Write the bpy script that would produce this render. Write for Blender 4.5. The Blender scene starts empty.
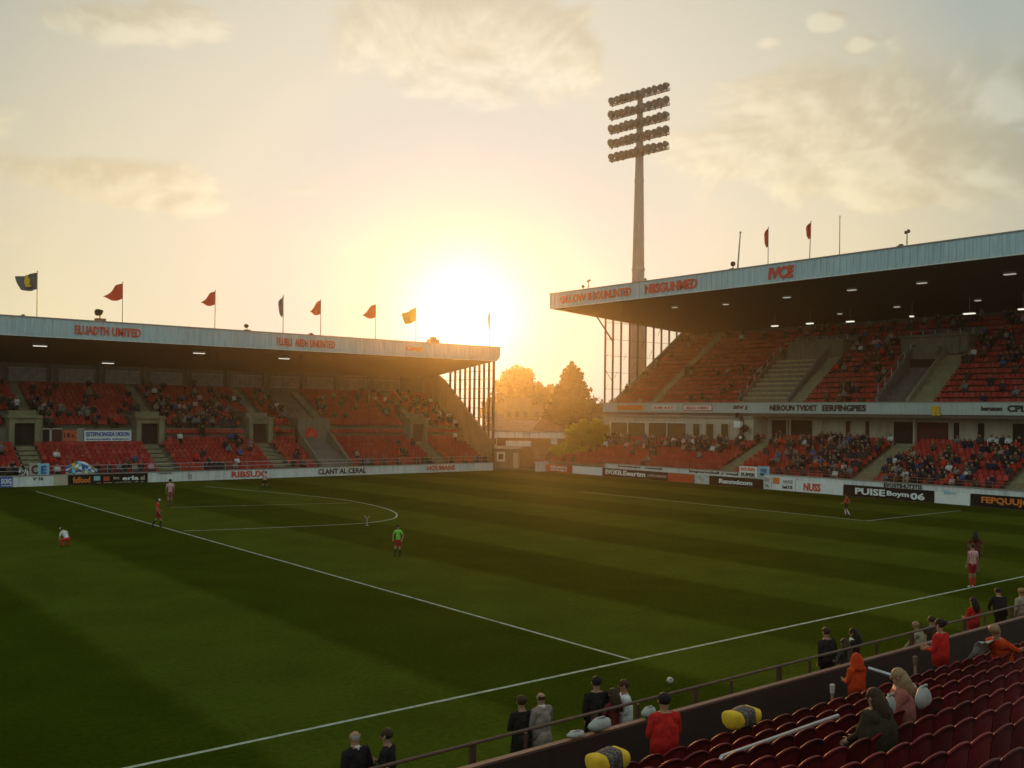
import bpy, math, random
from mathutils import Vector, Matrix, noise as mnoise
random.seed(7)
R = math.radians
SC = bpy.context.scene
COL = SC.collection

# ---------------------------------------------------------------- viewpoint (camera stands in the near stand, eye 7 m over the pitch)
F, Y0, ROLL, TH = 974.43, 413.365, 0.01142, 0.89316
EYE = Vector((0, 0, 7.0))
DV = Vector((math.cos(TH), math.sin(TH), 0))          # looking direction
RV = Vector((math.sin(TH), -math.cos(TH), 0))         # to the side
def ray(u, v):
    c, s = math.cos(ROLL), math.sin(ROLL)
    a, b = u - 512, v - Y0
    x, y = c*a + s*b, -s*a + c*b
    return (DV*F + RV*x + Vector((0, 0, -y))) / F
def gp(u, v, z=0.0):
    d = ray(u, v); return EYE + d*((z - 7.0)/d.z)
def onx(u, v, X): d = ray(u, v); return EYE + d*(X/d.x)
def ony(u, v, Y): d = ray(u, v); return EYE + d*(Y/d.y)
def at(u, v, D): return EYE + ray(u, v)*D

# ---------------------------------------------------------------- materials
MATS = {}
def mat(name, col, rough=0.7, var=0.12, scale=3.0, bump=0.0, bscale=None, metal=0.0, spec=0.4, emit=0.0, stain=0.0, transl=0.0):
    if name in MATS: return MATS[name]
    m = bpy.data.materials.new(name); m.use_nodes = True
    nt = m.node_tree; N = nt.nodes; L = nt.links
    b = N['Principled BSDF']
    b.inputs['Roughness'].default_value = rough
    b.inputs['Metallic'].default_value = metal
    b.inputs['Specular IOR Level'].default_value = spec
    c = (col[0], col[1], col[2], 1)
    if var > 0:
        tc = N.new('ShaderNodeTexCoord')
        nz = N.new('ShaderNodeTexNoise'); nz.inputs['Scale'].default_value = scale
        nz.inputs['Detail'].default_value = 5; nz.inputs['Roughness'].default_value = 0.65
        L.new(tc.outputs['Object'], nz.inputs['Vector'])
        rp = N.new('ShaderNodeValToRGB')
        rp.color_ramp.elements[0].position = 0.3; rp.color_ramp.elements[1].position = 0.7
        rp.color_ramp.elements[0].color = tuple(x*(1 - var) for x in col) + (1,)
        rp.color_ramp.elements[1].color = tuple(min(1, x*(1 + var)) for x in col) + (1,)
        L.new(nz.outputs['Fac'], rp.inputs['Fac'])
        out = rp.outputs['Color']
        if stain > 0:                                  # weather streaks: noise stretched along the vertical
            mp = N.new('ShaderNodeMapping'); mp.inputs['Scale'].default_value = (2.2, 2.2, 0.25)
            L.new(tc.outputs['Object'], mp.inputs['Vector'])
            n2 = N.new('ShaderNodeTexNoise'); n2.inputs['Scale'].default_value = 1.6; n2.inputs['Detail'].default_value = 6
            L.new(mp.outputs['Vector'], n2.inputs['Vector'])
            r2 = N.new('ShaderNodeValToRGB')
            r2.color_ramp.elements[0].position = 0.46; r2.color_ramp.elements[1].position = 0.72
            r2.color_ramp.elements[0].color = (0, 0, 0, 1); r2.color_ramp.elements[1].color = (stain, stain, stain, 1)
            L.new(n2.outputs['Fac'], r2.inputs['Fac'])
            mx = N.new('ShaderNodeMix'); mx.data_type = 'RGBA'
            mx.inputs[7].default_value = tuple(x*0.35 for x in col) + (1,)
            L.new(r2.outputs['Color'], mx.inputs[0]); L.new(out, mx.inputs[6])
            out = mx.outputs[2]
        L.new(out, b.inputs['Base Color'])
        if bump > 0:
            n3 = N.new('ShaderNodeTexNoise'); n3.inputs['Scale'].default_value = bscale or scale*6
            n3.inputs['Detail'].default_value = 4
            L.new(tc.outputs['Object'], n3.inputs['Vector'])
            bp = N.new('ShaderNodeBump'); bp.inputs['Strength'].default_value = bump; bp.inputs['Distance'].default_value = 0.03
            L.new(n3.outputs['Fac'], bp.inputs['Height']); L.new(bp.outputs['Normal'], b.inputs['Normal'])
    else:
        b.inputs['Base Color'].default_value = c
    if emit > 0:
        b.inputs['Emission Color'].default_value = c; b.inputs['Emission Strength'].default_value = emit
    if transl > 0:
        tr = N.new('ShaderNodeBsdfTranslucent'); tr.inputs['Color'].default_value = tuple(min(1, x*1.4) for x in col) + (1,)
        ms = N.new('ShaderNodeMixShader'); ms.inputs[0].default_value = transl
        L.new(b.outputs[0], ms.inputs[1]); L.new(tr.outputs[0], ms.inputs[2])
        L.new(ms.outputs[0], N['Material Output'].inputs['Surface'])
    MATS[name] = m
    return m

CONC = mat('concrete', (.19, .17, .12), .9, .22, .8, .3, 9, stain=.4)
CONCL = mat('pale_concrete', (.27, .24, .14), .9, .2, .9, .3, 9, stain=.45)
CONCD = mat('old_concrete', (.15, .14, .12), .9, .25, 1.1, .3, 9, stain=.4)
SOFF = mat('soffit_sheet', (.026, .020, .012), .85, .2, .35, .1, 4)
ROOFM = mat('roof_sheet', (.30, .32, .32), .6, .15, .5)
FASC = mat('blue_grey_cladding', (.42, .56, .60), .45, .1, .25, .05, 8, stain=.3)
TRIM = mat('trim_metal', (.30, .26, .22), .5, .15, 2)
WHITEW = mat('white_painted_wall', (.74, .76, .73), .7, .1, .4, .1, 10, stain=.4)
CREAM = mat('cream_render', (.52, .46, .33), .8, .1, .5, .1, 10, stain=.35)
BALC = mat('pale_green_cladding', (.46, .53, .49), .55, .08, .3, stain=.3)
STEEL = mat('dark_steel', (.10, .08, .07), .5, .2, 3, metal=.4)
GSTEEL = mat('galvanised_steel', (.42, .42, .42), .35, .15, 8, metal=.8)
MASTM = mat('mast_steel', (.34, .30, .26), .55, .12, .4, metal=.2, stain=.2)
RED = mat('red_lettering', (.62, .06, .03), .5, .1, 3)
REDP = mat('sign_red', (.55, .07, .03), .5, .1, 1)
ORANGE = mat('sign_orange', (.80, .22, .03), .5, .1, 1)
BLACK = mat('sign_black', (.014, .012, .012), .6, .2, 1, spec=.1)
BLUE = mat('sign_blue', (.05, .12, .42), .5, .1, 1)
LBLUE = mat('pale_blue_cloth', (.30, .58, .66), .8, .15, 2)
WHITE = mat('white_paint', (.85, .86, .84), .5, .06, 2)
DKTXT = mat('black_lettering', (.02, .02, .02), .6, .1, 3)
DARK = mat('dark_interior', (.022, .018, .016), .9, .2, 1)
MAROON = mat('maroon_door', (.10, .018, .015), .7, .15, 1)
GLASSD = mat('dark_window_glass', (.12, .085, .045), .12, .15, .6, spec=.6)
SEATF = mat('red_plastic_seat', (.36, .030, .024), .6, .3, 1.3, spec=.12)
SEATD = mat('faded_red_plastic_seat', (.42, .055, .042), .6, .3, 1.3, spec=.15)
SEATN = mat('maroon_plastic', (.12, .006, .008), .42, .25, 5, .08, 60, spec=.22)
SEATB = mat('seat_bracket', (.03, .03, .03), .5, .1, 4)
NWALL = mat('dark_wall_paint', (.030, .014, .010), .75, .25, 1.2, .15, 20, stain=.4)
WALLTOP = mat('red_brown_coping', (.13, .06, .045), .6, .25, 2)  # red-brown, paler than the wall paint below
LAMP = mat('lamp_glow', (1.0, .94, .78), .5, 0, emit=1.1); LAMPD = mat('dim_lamp_glow', (.9, .85, .72), .5, 0, emit=.35)
CASE = mat('lamp_case', (.2, .2, .2), .5, .1, 3)
GREYB = mat('grey_board', (.33, .33, .31), .7, .15, 1)
YEL = mat('yellow_cloth', (.72, .44, .02), .8, .12, 5, .2, 30)
NAVYP = None

# ---------------------------------------------------------------- mesh building
class MB:
    def __init__(s): s.v = []; s.f = []; s.m = []
    def add(s, vs, fs, mi=0):
        o = len(s.v); s.v += [tuple(v) for v in vs]; s.f += [tuple(o + i for i in f) for f in fs]; s.m += [mi]*len(fs); return s
    def box(s, a, b, mi=0):
        x0, y0, z0 = a; x1, y1, z1 = b
        return s.add([(x0,y0,z0),(x1,y0,z0),(x1,y1,z0),(x0,y1,z0),(x0,y0,z1),(x1,y0,z1),(x1,y1,z1),(x0,y1,z1)],
                     [(0,3,2,1),(4,5,6,7),(0,1,5,4),(1,2,6,5),(2,3,7,6),(3,0,4,7)], mi)
    def prism(s, poly, axis, a0, a1, mi=0):            # poly of (p, z) swept along x or y
        n = len(poly)
        mk = (lambda a, p, z: (a, p, z)) if axis == 'x' else ((lambda a, p, z: (p, a, z)) if axis == 'y' else (lambda a, p, z: (p, z, a)))
        vs = [mk(a0, p, z) for p, z in poly] + [mk(a1, p, z) for p, z in poly]
        fs = [(i, (i+1) % n, n + (i+1) % n, n + i) for i in range(n)]
        return s.add(vs, fs + [tuple(range(n)), tuple(range(2*n - 1, n - 1, -1))], mi)
    def tube(s, pts, rad, n=8, mi=0, cap=True):
        pts = [Vector(p) for p in pts]
        if not isinstance(rad, (list, tuple)): rad = [rad]*len(pts)
        o = len(s.v); prev = None
        for i, p in enumerate(pts):
            t = (pts[min(i+1, len(pts)-1)] - pts[max(i-1, 0)]).normalized()
            if prev is None:
                a = t.cross(Vector((0, 0, 1)))
                if a.length < 1e-3: a = Vector((1, 0, 0))
                a.normalize()
            else:
                a = (prev - t*prev.dot(t)).normalized()
            prev = a; b = t.cross(a)
            for k in range(n):
                w = 2*math.pi*k/n
                s.v.append(tuple(p + (a*math.cos(w) + b*math.sin(w))*rad[i]))
        for i in range(len(pts) - 1):
            for k in range(n):
                k2 = (k + 1) % n
                s.f.append((o+i*n+k, o+i*n+k2, o+(i+1)*n+k2, o+(i+1)*n+k)); s.m.append(mi)
        if cap:
            s.f.append(tuple(o + k for k in range(n - 1, -1, -1))); s.m.append(mi)
            e = o + (len(pts)-1)*n
            s.f.append(tuple(e + k for k in range(n))); s.m.append(mi)
        return s
    def ball(s, c, r, nu=10, nv=7, mi=0, fn=None):
        c = Vector(c); r = Vector((r, r, r)) if not hasattr(r, '__len__') else Vector(r)
        vs = []; fs = []
        for j in range(nv + 1):
            ph = math.pi*j/nv
            for i in range(nu):
                t = 2*math.pi*i/nu
                d = Vector((math.sin(ph)*math.cos(t), math.sin(ph)*math.sin(t), math.cos(ph)))
                k = fn(d) if fn else 1
                vs.append((c.x + d.x*r.x*k, c.y + d.y*r.y*k, c.z + d.z*r.z*k))
        for j in range(nv):
            for i in range(nu):
                a, b = j*nu + i, j*nu + (i+1) % nu
                fs.append((a, b, b + nu, a + nu))
        return s.add(vs, fs, mi)
    def sheet(s, grid, th=0.01, mi=0):                  # grid[i][j] of points -> thin cloth with thickness
        ni, nj = len(grid), len(grid[0]); o = len(s.v)
        nrm = (Vector(grid[1][0]) - Vector(grid[0][0])).cross(Vector(grid[0][1]) - Vector(grid[0][0])).normalized()*th
        for row in grid: s.v += [tuple(p) for p in row]
        for row in grid: s.v += [tuple(Vector(p) + nrm) for p in row]
        q = ni*nj
        I = lambda i, j: o + i*nj + j
        mfn = mi if callable(mi) else (lambda i, j: mi)
        for i in range(ni - 1):
            for j in range(nj - 1):
                a = (I(i,j), I(i+1,j), I(i+1,j+1), I(i,j+1))
                s.f += [a, tuple(x + q for x in reversed(a))]; s.m += [mfn(i, j)]*2
        ed = [(I(i,0), I(i+1,0)) for i in range(ni-1)] + [(I(i+1,nj-1), I(i,nj-1)) for i in range(ni-1)] + \
             [(I(0,j+1), I(0,j)) for j in range(nj-1)] + [(I(ni-1,j), I(ni-1,j+1)) for j in range(nj-1)]
        for a, b in ed: s.f.append((a, b, b + q, a + q)); s.m.append(mfn(0, 0))
        return s
    def mesh(s, name, mats, smooth=False, off=(0,0,0)):
        me = bpy.data.meshes.new(name)
        ox, oy, oz = off
        me.from_pydata([(x - ox, y - oy, z - oz) for x, y, z in s.v], [], s.f)
        for m in (mats if isinstance(mats, (list, tuple)) else [mats]): me.materials.append(m)
        me.polygons.foreach_set('material_index', s.m)
        if smooth: me.polygons.foreach_set('use_smooth', [True]*len(s.f))
        me.update(); return me
    def build(s, name, mats, parent=None, smooth=False, local=False):
        off = (0, 0, 0)
        if parent is not None and not local:
            r = parent
            while r.parent is not None: r = r.parent
            off = r.location
        o = bpy.data.objects.new(name, s.mesh(name, mats, smooth, off)); COL.objects.link(o)
        if parent is not None: o.parent = parent
        return o
def tag(o, label=None, cat=None, group=None, kind=None):
    if label: o['label'] = label
    if cat: o['category'] = cat
    if group: o['group'] = group
    if kind: o['kind'] = kind
    return o
def thing(name, label, cat, loc=(0,0,0), rz=0.0, group=None):
    o = bpy.data.objects.new(name, None); COL.objects.link(o); o.empty_display_size = .3
    o.location = loc; o.rotation_euler = (0, 0, rz)
    return tag(o, label, cat, group)
def copy_thing(r, loc, rz=None, label=None):
    c = r.copy(); COL.objects.link(c); c.location = loc
    if rz is not None: c.rotation_euler = (0, 0, rz)
    if label: c['label'] = label
    for ch in r.children:
        k = ch.copy(); COL.objects.link(k); k.parent = c
        for g in ch.children:
            h = g.copy(); COL.objects.link(h); h.parent = k
    return c
def text_mesh(txt, w, h, mat_, depth=.02, bold=.03, name='lettering', shear=0.0):
    cu = bpy.data.curves.new('t', 'FONT'); cu.body = txt; cu.extrude = depth; cu.offset = bold; cu.shear = shear
    cu.resolution_u = 2
    ob = bpy.data.objects.new('t', cu); COL.objects.link(ob)
    dg = bpy.context.evaluated_depsgraph_get()
    me = bpy.data.meshes.new_from_object(ob.evaluated_get(dg))
    bpy.data.objects.remove(ob); bpy.data.curves.remove(cu)
    xs = [v.co.x for v in me.vertices]; ys = [v.co.y for v in me.vertices]
    x0, x1, y0, y1 = min(xs), max(xs), min(ys), max(ys)
    for v in me.vertices:
        v.co.x = ((v.co.x - x0)/(x1 - x0) - .5)*w; v.co.y = ((v.co.y - y0)/(y1 - y0) - .5)*h
        v.co.z = math.copysign(depth, v.co.z)
    me.materials.clear(); me.materials.append(mat_); me.name = name
    return me
FACE = {'-y': (R(90), 0, 0), '-x': (R(90), 0, R(-90))}
def text(txt, centre, w, h, m, facing, parent, bold=.03, depth=.02, shear=0.0):
    o = bpy.data.objects.new('lettering', text_mesh(txt, w, h, m, depth, bold, shear=shear)); COL.objects.link(o)
    r = parent
    while r.parent is not None: r = r.parent
    o.parent = parent; o.location = Vector(centre) - r.location; o.rotation_euler = FACE[facing]
    return o

# ================================================================ SETTING: ground, pitch, lines
def grass_material():
    m = bpy.data.materials.new('mown_grass'); m.use_nodes = True
    nt = m.node_tree; N = nt.nodes; L = nt.links; b = N['Principled BSDF']
    b.inputs['Roughness'].default_value = .95; b.inputs['Specular IOR Level'].default_value = 0.0
    tc = N.new('ShaderNodeTexCoord'); sp = N.new('ShaderNodeSeparateXYZ'); L.new(tc.outputs['Object'], sp.inputs[0])
    # mowing bands run across the pitch; edges slightly ragged
    nz = N.new('ShaderNodeTexNoise'); nz.inputs['Scale'].default_value = 1.2; L.new(tc.outputs['Object'], nz.inputs['Vector'])
    ma = N.new('ShaderNodeMath'); ma.operation = 'MULTIPLY_ADD'; ma.inputs[1].default_value = .5; L.new(nz.outputs['Fac'], ma.inputs[0]); L.new(sp.outputs['X'], ma.inputs[2])
    md = N.new('ShaderNodeMath'); md.operation = 'MULTIPLY_ADD'; md.inputs[1].default_value = 2*math.pi/11.6; md.inputs[2].default_value = -20.4*2*math.pi/11.6
    L.new(ma.outputs[0], md.inputs[0])
    sn = N.new('ShaderNodeMath'); sn.operation = 'SINE'; L.new(md.outputs[0], sn.inputs[0])
    sm = N.new('ShaderNodeMapRange'); sm.inputs[1].default_value = -.16; sm.inputs[2].default_value = .16; L.new(sn.outputs[0], sm.inputs[0])
    mix = N.new('ShaderNodeMix'); mix.data_type = 'RGBA'
    mix.inputs[6].default_value = (.031, .043, .0026, 1); mix.inputs[7].default_value = (.052, .067, .0060, 1)
    L.new(sm.outputs[0], mix.inputs[0])
    n1 = N.new('ShaderNodeTexNoise'); n1.inputs['Scale'].default_value = .35; n1.inputs['Detail'].default_value = 5; L.new(tc.outputs['Object'], n1.inputs['Vector'])
    n2 = N.new('ShaderNodeTexNoise'); n2.inputs['Scale'].default_value = 6; n2.inputs['Detail'].default_value = 10; n2.inputs['Roughness'].default_value = .9; L.new(tc.outputs['Object'], n2.inputs['Vector'])
    v1 = N.new('ShaderNodeMapRange'); v1.inputs[1].default_value = .3; v1.inputs[2].default_value = .7; v1.inputs[3].default_value = .84; v1.inputs[4].default_value = 1.16; L.new(n1.outputs['Fac'], v1.inputs[0])
    v2 = N.new('ShaderNodeMapRange'); v2.inputs[1].default_value = .25; v2.inputs[2].default_value = .75; v2.inputs[3].default_value = .25; v2.inputs[4].default_value = 1.85; L.new(n2.outputs['Fac'], v2.inputs[0])
    mm = N.new('ShaderNodeMath'); mm.operation = 'MULTIPLY'; L.new(v1.outputs[0], mm.inputs[0]); L.new(v2.outputs[0], mm.inputs[1])
    sc = N.new('ShaderNodeVectorMath'); sc.operation = 'SCALE'; L.new(mix.outputs[2], sc.inputs[0]); L.new(mm.outputs[0], sc.inputs['Scale'])
    L.new(sc.outputs[0], b.inputs['Base Color'])
    bp = N.new('ShaderNodeBump'); bp.inputs['Strength'].default_value = .9; bp.inputs['Distance'].default_value = .06
    n4 = N.new('ShaderNodeTexNoise'); n4.inputs['Scale'].default_value = 14; n4.inputs['Detail'].default_value = 5; L.new(tc.outputs['Object'], n4.inputs['Vector'])
    L.new(n4.outputs['Fac'], bp.inputs['Height']); L.new(bp.outputs['Normal'], b.inputs['Normal'])
    return m
GRASS = grass_material()
GROUNDM = mat('bare_ground', (.13, .115, .085), .95, .3, .15, .4, 3)
LINEM = mat('line_paint', (.36, .38, .29), .95, .45, 3.5, .3, 40, spec=.05)
gx, gy = DV.x*116, DV.y*116
b = MB(); b.box((gx - 170, gy - 170, -.6), (gx + 170, gy + 170, -.04)); tag(b.build('ground', GROUNDM), kind='structure')
b = MB(); b.box((-45, 11.3, -.04), (77.45, 94.35, 0)); tag(b.build('pitch', GRASS), kind='structure')
def strip(pts, w, z=.006, name='pitch_marking'):
    mb = MB(); n = len(pts); L_ = []
    for i, p in enumerate(pts):
        t = (Vector(pts[min(i+1, n-1)]) - Vector(pts[max(i-1, 0)])).normalized(); s = Vector((-t.y, t.x))*w/2
        L_.append((p[0] + s.x, p[1] + s.y, z)); L_.append((p[0] - s.x, p[1] - s.y, z))
    mb.add(L_, [(2*i, 2*i+1, 2*i+3, 2*i+2) for i in range(n - 1)])
    return tag(mb.build(name, LINEM), kind='structure')
strip([(-40, 19.45), (73.2, 19.45)], .12, name='touchline')
strip([(20.17, 19.53), (20.17, 88.5)], .11, name='halfway_line')
def curve(px, z=0, n=12):                               # Catmull-Rom through ground points
    P = [gp(u, v).to_2d() for u, v in px]; P = [P[0]*2 - P[1]] + P + [P[-1]*2 - P[-2]]
    out = []
    for i in range(1, len(P) - 2):
        for k in range(n):
            t = k/n; a, b_, c, d = P[i-1], P[i], P[i+1], P[i+2]
            out.append((b_*2 + (c - a)*t + (a*2 - b_*5 + c*4 - d)*t*t + (b_*3 - a - c*3 + d)*t**3)*.5)
    out.append(P[-2]); return [(p.x, p.y) for p in out]
strip(curve([(205,486.5),(250,490.5),(300,495),(345,500),(378,506.5),(394,512),(396.5,516.5),(388,520),(360,523.5),(300,526.5),(240,529),(184,531)]), .13, name='centre_arc')
strip([tuple(gp(170, 507.5).to_2d()), tuple(gp(348, 503).to_2d())], .10, name='inner_line')
a_ = gp(866, 521).to_2d()
strip([(a_.x, 64.5), (a_.x, a_.y)], .13, name='penalty_area_line')
strip([(a_.x + .07, a_.y), (73.1, a_.y)], .12, name='penalty_area_edge')

# ================================================================ generic stand pieces
def steps(p0, z0, dp, dz, n, pend, zbase):
    poly = [(p0, zbase)]
    for k in range(n):
        poly.append((p0 + dp*k, z0 + dz*k)); poly.append((p0 + dp*(k+1) if k < n-1 else pend, z0 + dz*k))
    poly.append((pend, zbase)); return poly
def ribs(mb, axis, plane, a0, a1, z0, z1, sgn, mi=0, pitch=.62):
    a = min(a0, a1) + .2
    while a + .3 < max(a0, a1):
        if axis == 'x': mb.box((a, plane + (-.05 if sgn < 0 else 0), z0), (a + .3, plane + (0 if sgn < 0 else .05), z1), mi)
        else: mb.box((plane - .05, a, z0), (plane, a + .3, z1), mi)
        a += pitch
seat_mb = MB(); FREE = []                               # far seats and where a spectator can sit: (x, y, z, heading, block, row)
def far_seat(x, y, z, rz):
    c, s = math.cos(rz), math.sin(rz); k = 0 if random.random() < .72 else 1
    def P(a, b_, h): return (x + c*a - s*b_, y + s*a + c*b_, z + h)
    w = .215
    # back (rounded top), then tipped-up pan; local +b faces the pitch
    vs = [P(-w, -.16, .36), P(w, -.16, .36), P(w, -.22, .74), P(w*.6, -.23, .82), P(-w*.6, -.23, .82), P(-w, -.22, .74)]
    vs += [P(-w, -.12, .36), P(w, -.12, .36), P(w, -.18, .74), P(w*.6, -.19, .82), P(-w*.6, -.19, .82), P(-w, -.18, .74)]
    fs = [(0,1,2,3,4,5), (11,10,9,8,7,6)] + [(i, (i+1) % 6, 6 + (i+1) % 6, 6 + i) for i in range(6)]
    seat_mb.add(vs, fs, k)
    vs = [P(-w, -.12, .40), P(w, -.12, .40), P(w, .24, .44), P(-w, .24, .44), P(-w, -.12, .34), P(w, -.12, .34), P(w, .24, .39), P(-w, .24, .39)]
    seat_mb.add(vs, [(0,1,2,3),(7,6,5,4),(2,3,7,6),(1,2,6,5),(0,3,7,4)], k)

# ================================================================ FAR LONG STAND (across the pitch)
LX0, LX1 = 2.0, 73.5
LS = thing('grandstand', 'long single-roof grandstand across the pitch with blue-grey fascia and red seats', 'stand', (38, 102, 0))
AIS = [21.9, 33.6, 45.6, 53.2, 66.3]                    # stairs
lower = [(95.4 + .78*k, .60 + .40*k) for k in range(7)]
upper = [(101.75 + .7*k, 5.05 + .35*k) for k in range(12)]
mb = MB(); mb.prism(steps(95.1, .60, .78, .40, 7, 101.2, -.02), 'x', LX0, LX1 - .2)
mb.build('lower_terrace', CONC, LS)
mb = MB(); mb.prism([(101.2, 0)] + [(101.2, 5.05)] + [q for k in range(12) for q in ((101.4 + .7*k, 5.05 + .35*k), (101.4 + .7*(k+1), 5.05 + .35*k))] + [(110.4, 8.9), (110.4, 0)], 'x', LX0, LX1 - .2)
mb.build('upper_terrace', CONC, LS)
mb = MB(); mb.box((LX0, 110.4, 0), (LX1, 110.7, 12.2)); bw = mb.build('back_wall', mat('grey_brown_board', (.16, .14, .115), .9, .2, .5, stain=.4), LS)  # dull grey-brown boarding
x = LX0 + 1.2
while x < LX1 - 6:
    mb = MB(); mb.box((x, 110.34, 9.9), (x + 3.6, 110.398, 11.1)); o = mb.build('window', mat('dusty_glazing', (.20, .18, .15), .35, .45, 1.8), bw)
    f = MB(); f.box((x - .1, 110.28, 9.8), (x + 3.7, 110.338, 9.9)); f.box((x - .1, 110.28, 11.1), (x + 3.7, 110.338, 11.2))
    for q in (0, 1.2, 2.4, 3.5): f.box((x + q, 110.27, 9.9), (x + q + .08, 110.33, 11.1))
    f.build('window_frame', TRIM, o)
    c = MB(); c.box((x + 3.95, 110.0, 8.9), (x + 4.35, 110.38, 12.0)); c.build('column', CONCD, LS)
    x += 4.8
mb = MB(); mb.prism([(94.8, 13.47), (94.8, 15.0), (111.6, 13.6), (111.6, 13.45), (111.6, 11.55), (111.2, 11.55)], 'x', LX0 - .5, 73.9)
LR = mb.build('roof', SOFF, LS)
mb = MB(); mb.prism([(94.7, 15.03), (94.7, 15.12), (111.8, 13.72), (111.8, 13.63)], 'x', LX0 - .7, 74.15); mb.build('roof_sheeting', ROOFM, LR)
mb = MB()                                               # fascia with a rounded lower end corner
poly = [(LX0 - .6, 13.42), (73.2, 13.42), (73.75, 13.55), (74.05, 13.9), (74.1, 14.4), (74.1, 15.06), (LX0 - .6, 15.06)]
n = len(poly); mb.add([(px, 94.5, pz) for px, pz in poly] + [(px, 94.78, pz) for px, pz in poly], [tuple(range(n)), tuple(range(2*n-1, n-1, -1))] + [(i, (i+1) % n, n + (i+1) % n, n + i) for i in range(n)])
ribs(mb, 'x', 94.498, LX0 - .5, 73.2, 13.5, 14.98, -1)
LF = mb.build('fascia', FASC, LS)
mb = MB(); mb.box((LX0 - .6, 94.40, 15.062), (74.15, 94.85, 15.15)); mb.build('coping', TRIM, LF)
mb = MB(); mb.box((LX0 - .6, 94.38, 13.36), (73.1, 94.62, 13.419)); mb.build('lower_trim', WHITEW, LF)
for txt, u0, u1, v0, v1, m_ in (('ELUADTH', 75, 109, 323.5, 332, RED), ('UMITED', 112, 141, 325, 335, RED), ('FLUBLI', 277, 292, 337, 343.5, RED), ('ANEDH', 295, 308, 338.5, 345.5, RED), ('UNUNTED', 310, 335, 340, 347, RED), ('Cuouk', 406, 423, 347, 352.5, ORANGE)):
    p, q = ony((u0), (v0 + v1)/2, 94.42), ony(u1, (v0 + v1)/2, 94.42)
    text(txt, ((p.x + q.x)/2, 94.42, 14.2 if m_ is RED else 14.35), q.x - p.x, .82 if m_ is RED else .6, m_, '-y', LF, bold=.035, depth=.025)
# end screen and end wall towards the corner
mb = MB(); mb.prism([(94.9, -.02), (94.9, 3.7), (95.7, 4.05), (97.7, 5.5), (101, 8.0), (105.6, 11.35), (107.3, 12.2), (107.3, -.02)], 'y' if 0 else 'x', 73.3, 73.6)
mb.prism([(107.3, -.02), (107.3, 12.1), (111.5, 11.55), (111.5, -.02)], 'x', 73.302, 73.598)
EW = mb.build('end_wall', mat('glow_tan_render', (.44, .27, .13), .85, .15, .6, .1, 10, stain=.35), LS)  # orange sun glow at this end is put into the wall colour
for yy in (95.9, 96.9, 97.9, 98.9, 99.9, 100.9, 102.0, 103.1, 104.2):
    c = MB(); zt = 13.47 - (yy - 94.8)*.114
    zb = 4.1 + (yy - 95.7)*.74
    c.box((73.34, yy - .12, zb - .3), (73.56, yy + .12, zt)); c.build('column', STEEL, LS)
c = MB(); c.box((73.3, 94.82, -.02), (73.56, 95.05, 13.46)); c.build('column', STEEL, LS)
r_ = MB()
for zz in (5.2, 6.4, 7.6, 8.8, 10.0, 11.2, 12.2):
    ye = min(95.7 + (zz - 4.05)/.735, 106)
    r_.box((73.42, 95.06, zz), (73.48, ye, zz + .07))
for k in range(9):
    y0_, y1_ = 95.1 + k*1.05, 95.8 + k*1.05
    r_.tube([(73.42, y0_, 8.4 + k*.42), (73.42, y1_, 9.6 + k*.36)], .02, 5)
r_.build('screen_rail', STEEL, LS)
# mid wall fittings: stairs, portals
for i, ax in enumerate(AIS):
    st = MB(); w = .8
    if i != 3:
        for k in range(28):
            y_ = 95.1 + .195*k; st.box((ax - w, y_, .2), (ax + w, 101.15, .62 + .1*k))
        st.build('stairway', CONCL, LS)
    us = MB()
    for k in range(24):
        y_ = 101.42 + .35*k + (2.2 if i != 3 else 0)
        if y_ > 110: break
        zz = 5.05 + .175*(k + 1) + (1.1 if i != 3 else 0)
        us.box((ax + .35, y_, zz - .6), (ax + 1.25, y_ + .36, zz + .02))
    us.build('stairway', CONCL, LS)
    if i == 3: continue
    po = MB()                                          # exit portal: two cheeks, lintel, roof slab, deep opening
    x0, x1 = ax - .9, ax + .9
    po.box((x0 - .45, 100.55, 3.4), (x0, 103.8, 6.05)); po.box((x1, 100.55, 3.4), (x1 + .45, 103.8, 6.05))
    po.box((x0 - .6, 100.4, 6.051), (x1 + .6, 103.9, 6.3)); po.box((x0, 100.7, 5.55), (x1, 103.6, 6.049))
    po.prism([(101.0, 3.4), (101.0, 6.0), (104.2, 6.9), (104.2, 3.4)], 'x', x1 + .451, x1 + .75)
    po.box((x0 - .3, 101.6, 6.301), (x1 + .3, 102.4, 6.75))
    pp = po.build('exit_portal', CONCL, LS)
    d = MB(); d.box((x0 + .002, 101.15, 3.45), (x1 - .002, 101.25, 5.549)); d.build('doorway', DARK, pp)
# sunken players' entrance between the fourth stairs
tn = MB()
tx0, tx1 = 50.2, 53.6
tn.prism([(95.12, .5), (95.12, 1.5), (101.1, 5.3), (101.1, 4.0)], 'x', tx0 - .3, tx0)
tn.prism([(95.12, .5), (95.12, 1.5), (101.1, 5.3), (101.1, 4.0)], 'x', tx1, tx1 + .3)
tn.box((tx0 - .3, 100.3, 3.4), (tx1 + .3, 103, 6.2))
tl = tn.build('entrance_ramp', CONC, LS)
d = MB(); d.prism([(95.2, .85), (95.2, .9), (100.28, 3.7), (100.28, 3.5)], 'x', tx0 + .003, tx1 - .003); d.build('ramp_floor', CONCD, tl)
d = MB(); d.sheet([[(tx0 + .5 + k*.3, 100.2 - .1*math.sin(k*1.3 + j), 5.2 - j*.25 - .12*abs(k - 2)) for j in range(5)] for k in range(6)], .02)
tag(d.build('banner', mat('red_cloth', (.6, .06, .04), .8, .2, 3)), 'crumpled red cloth hung over the sunken entrance ramp', 'banner')
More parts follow.
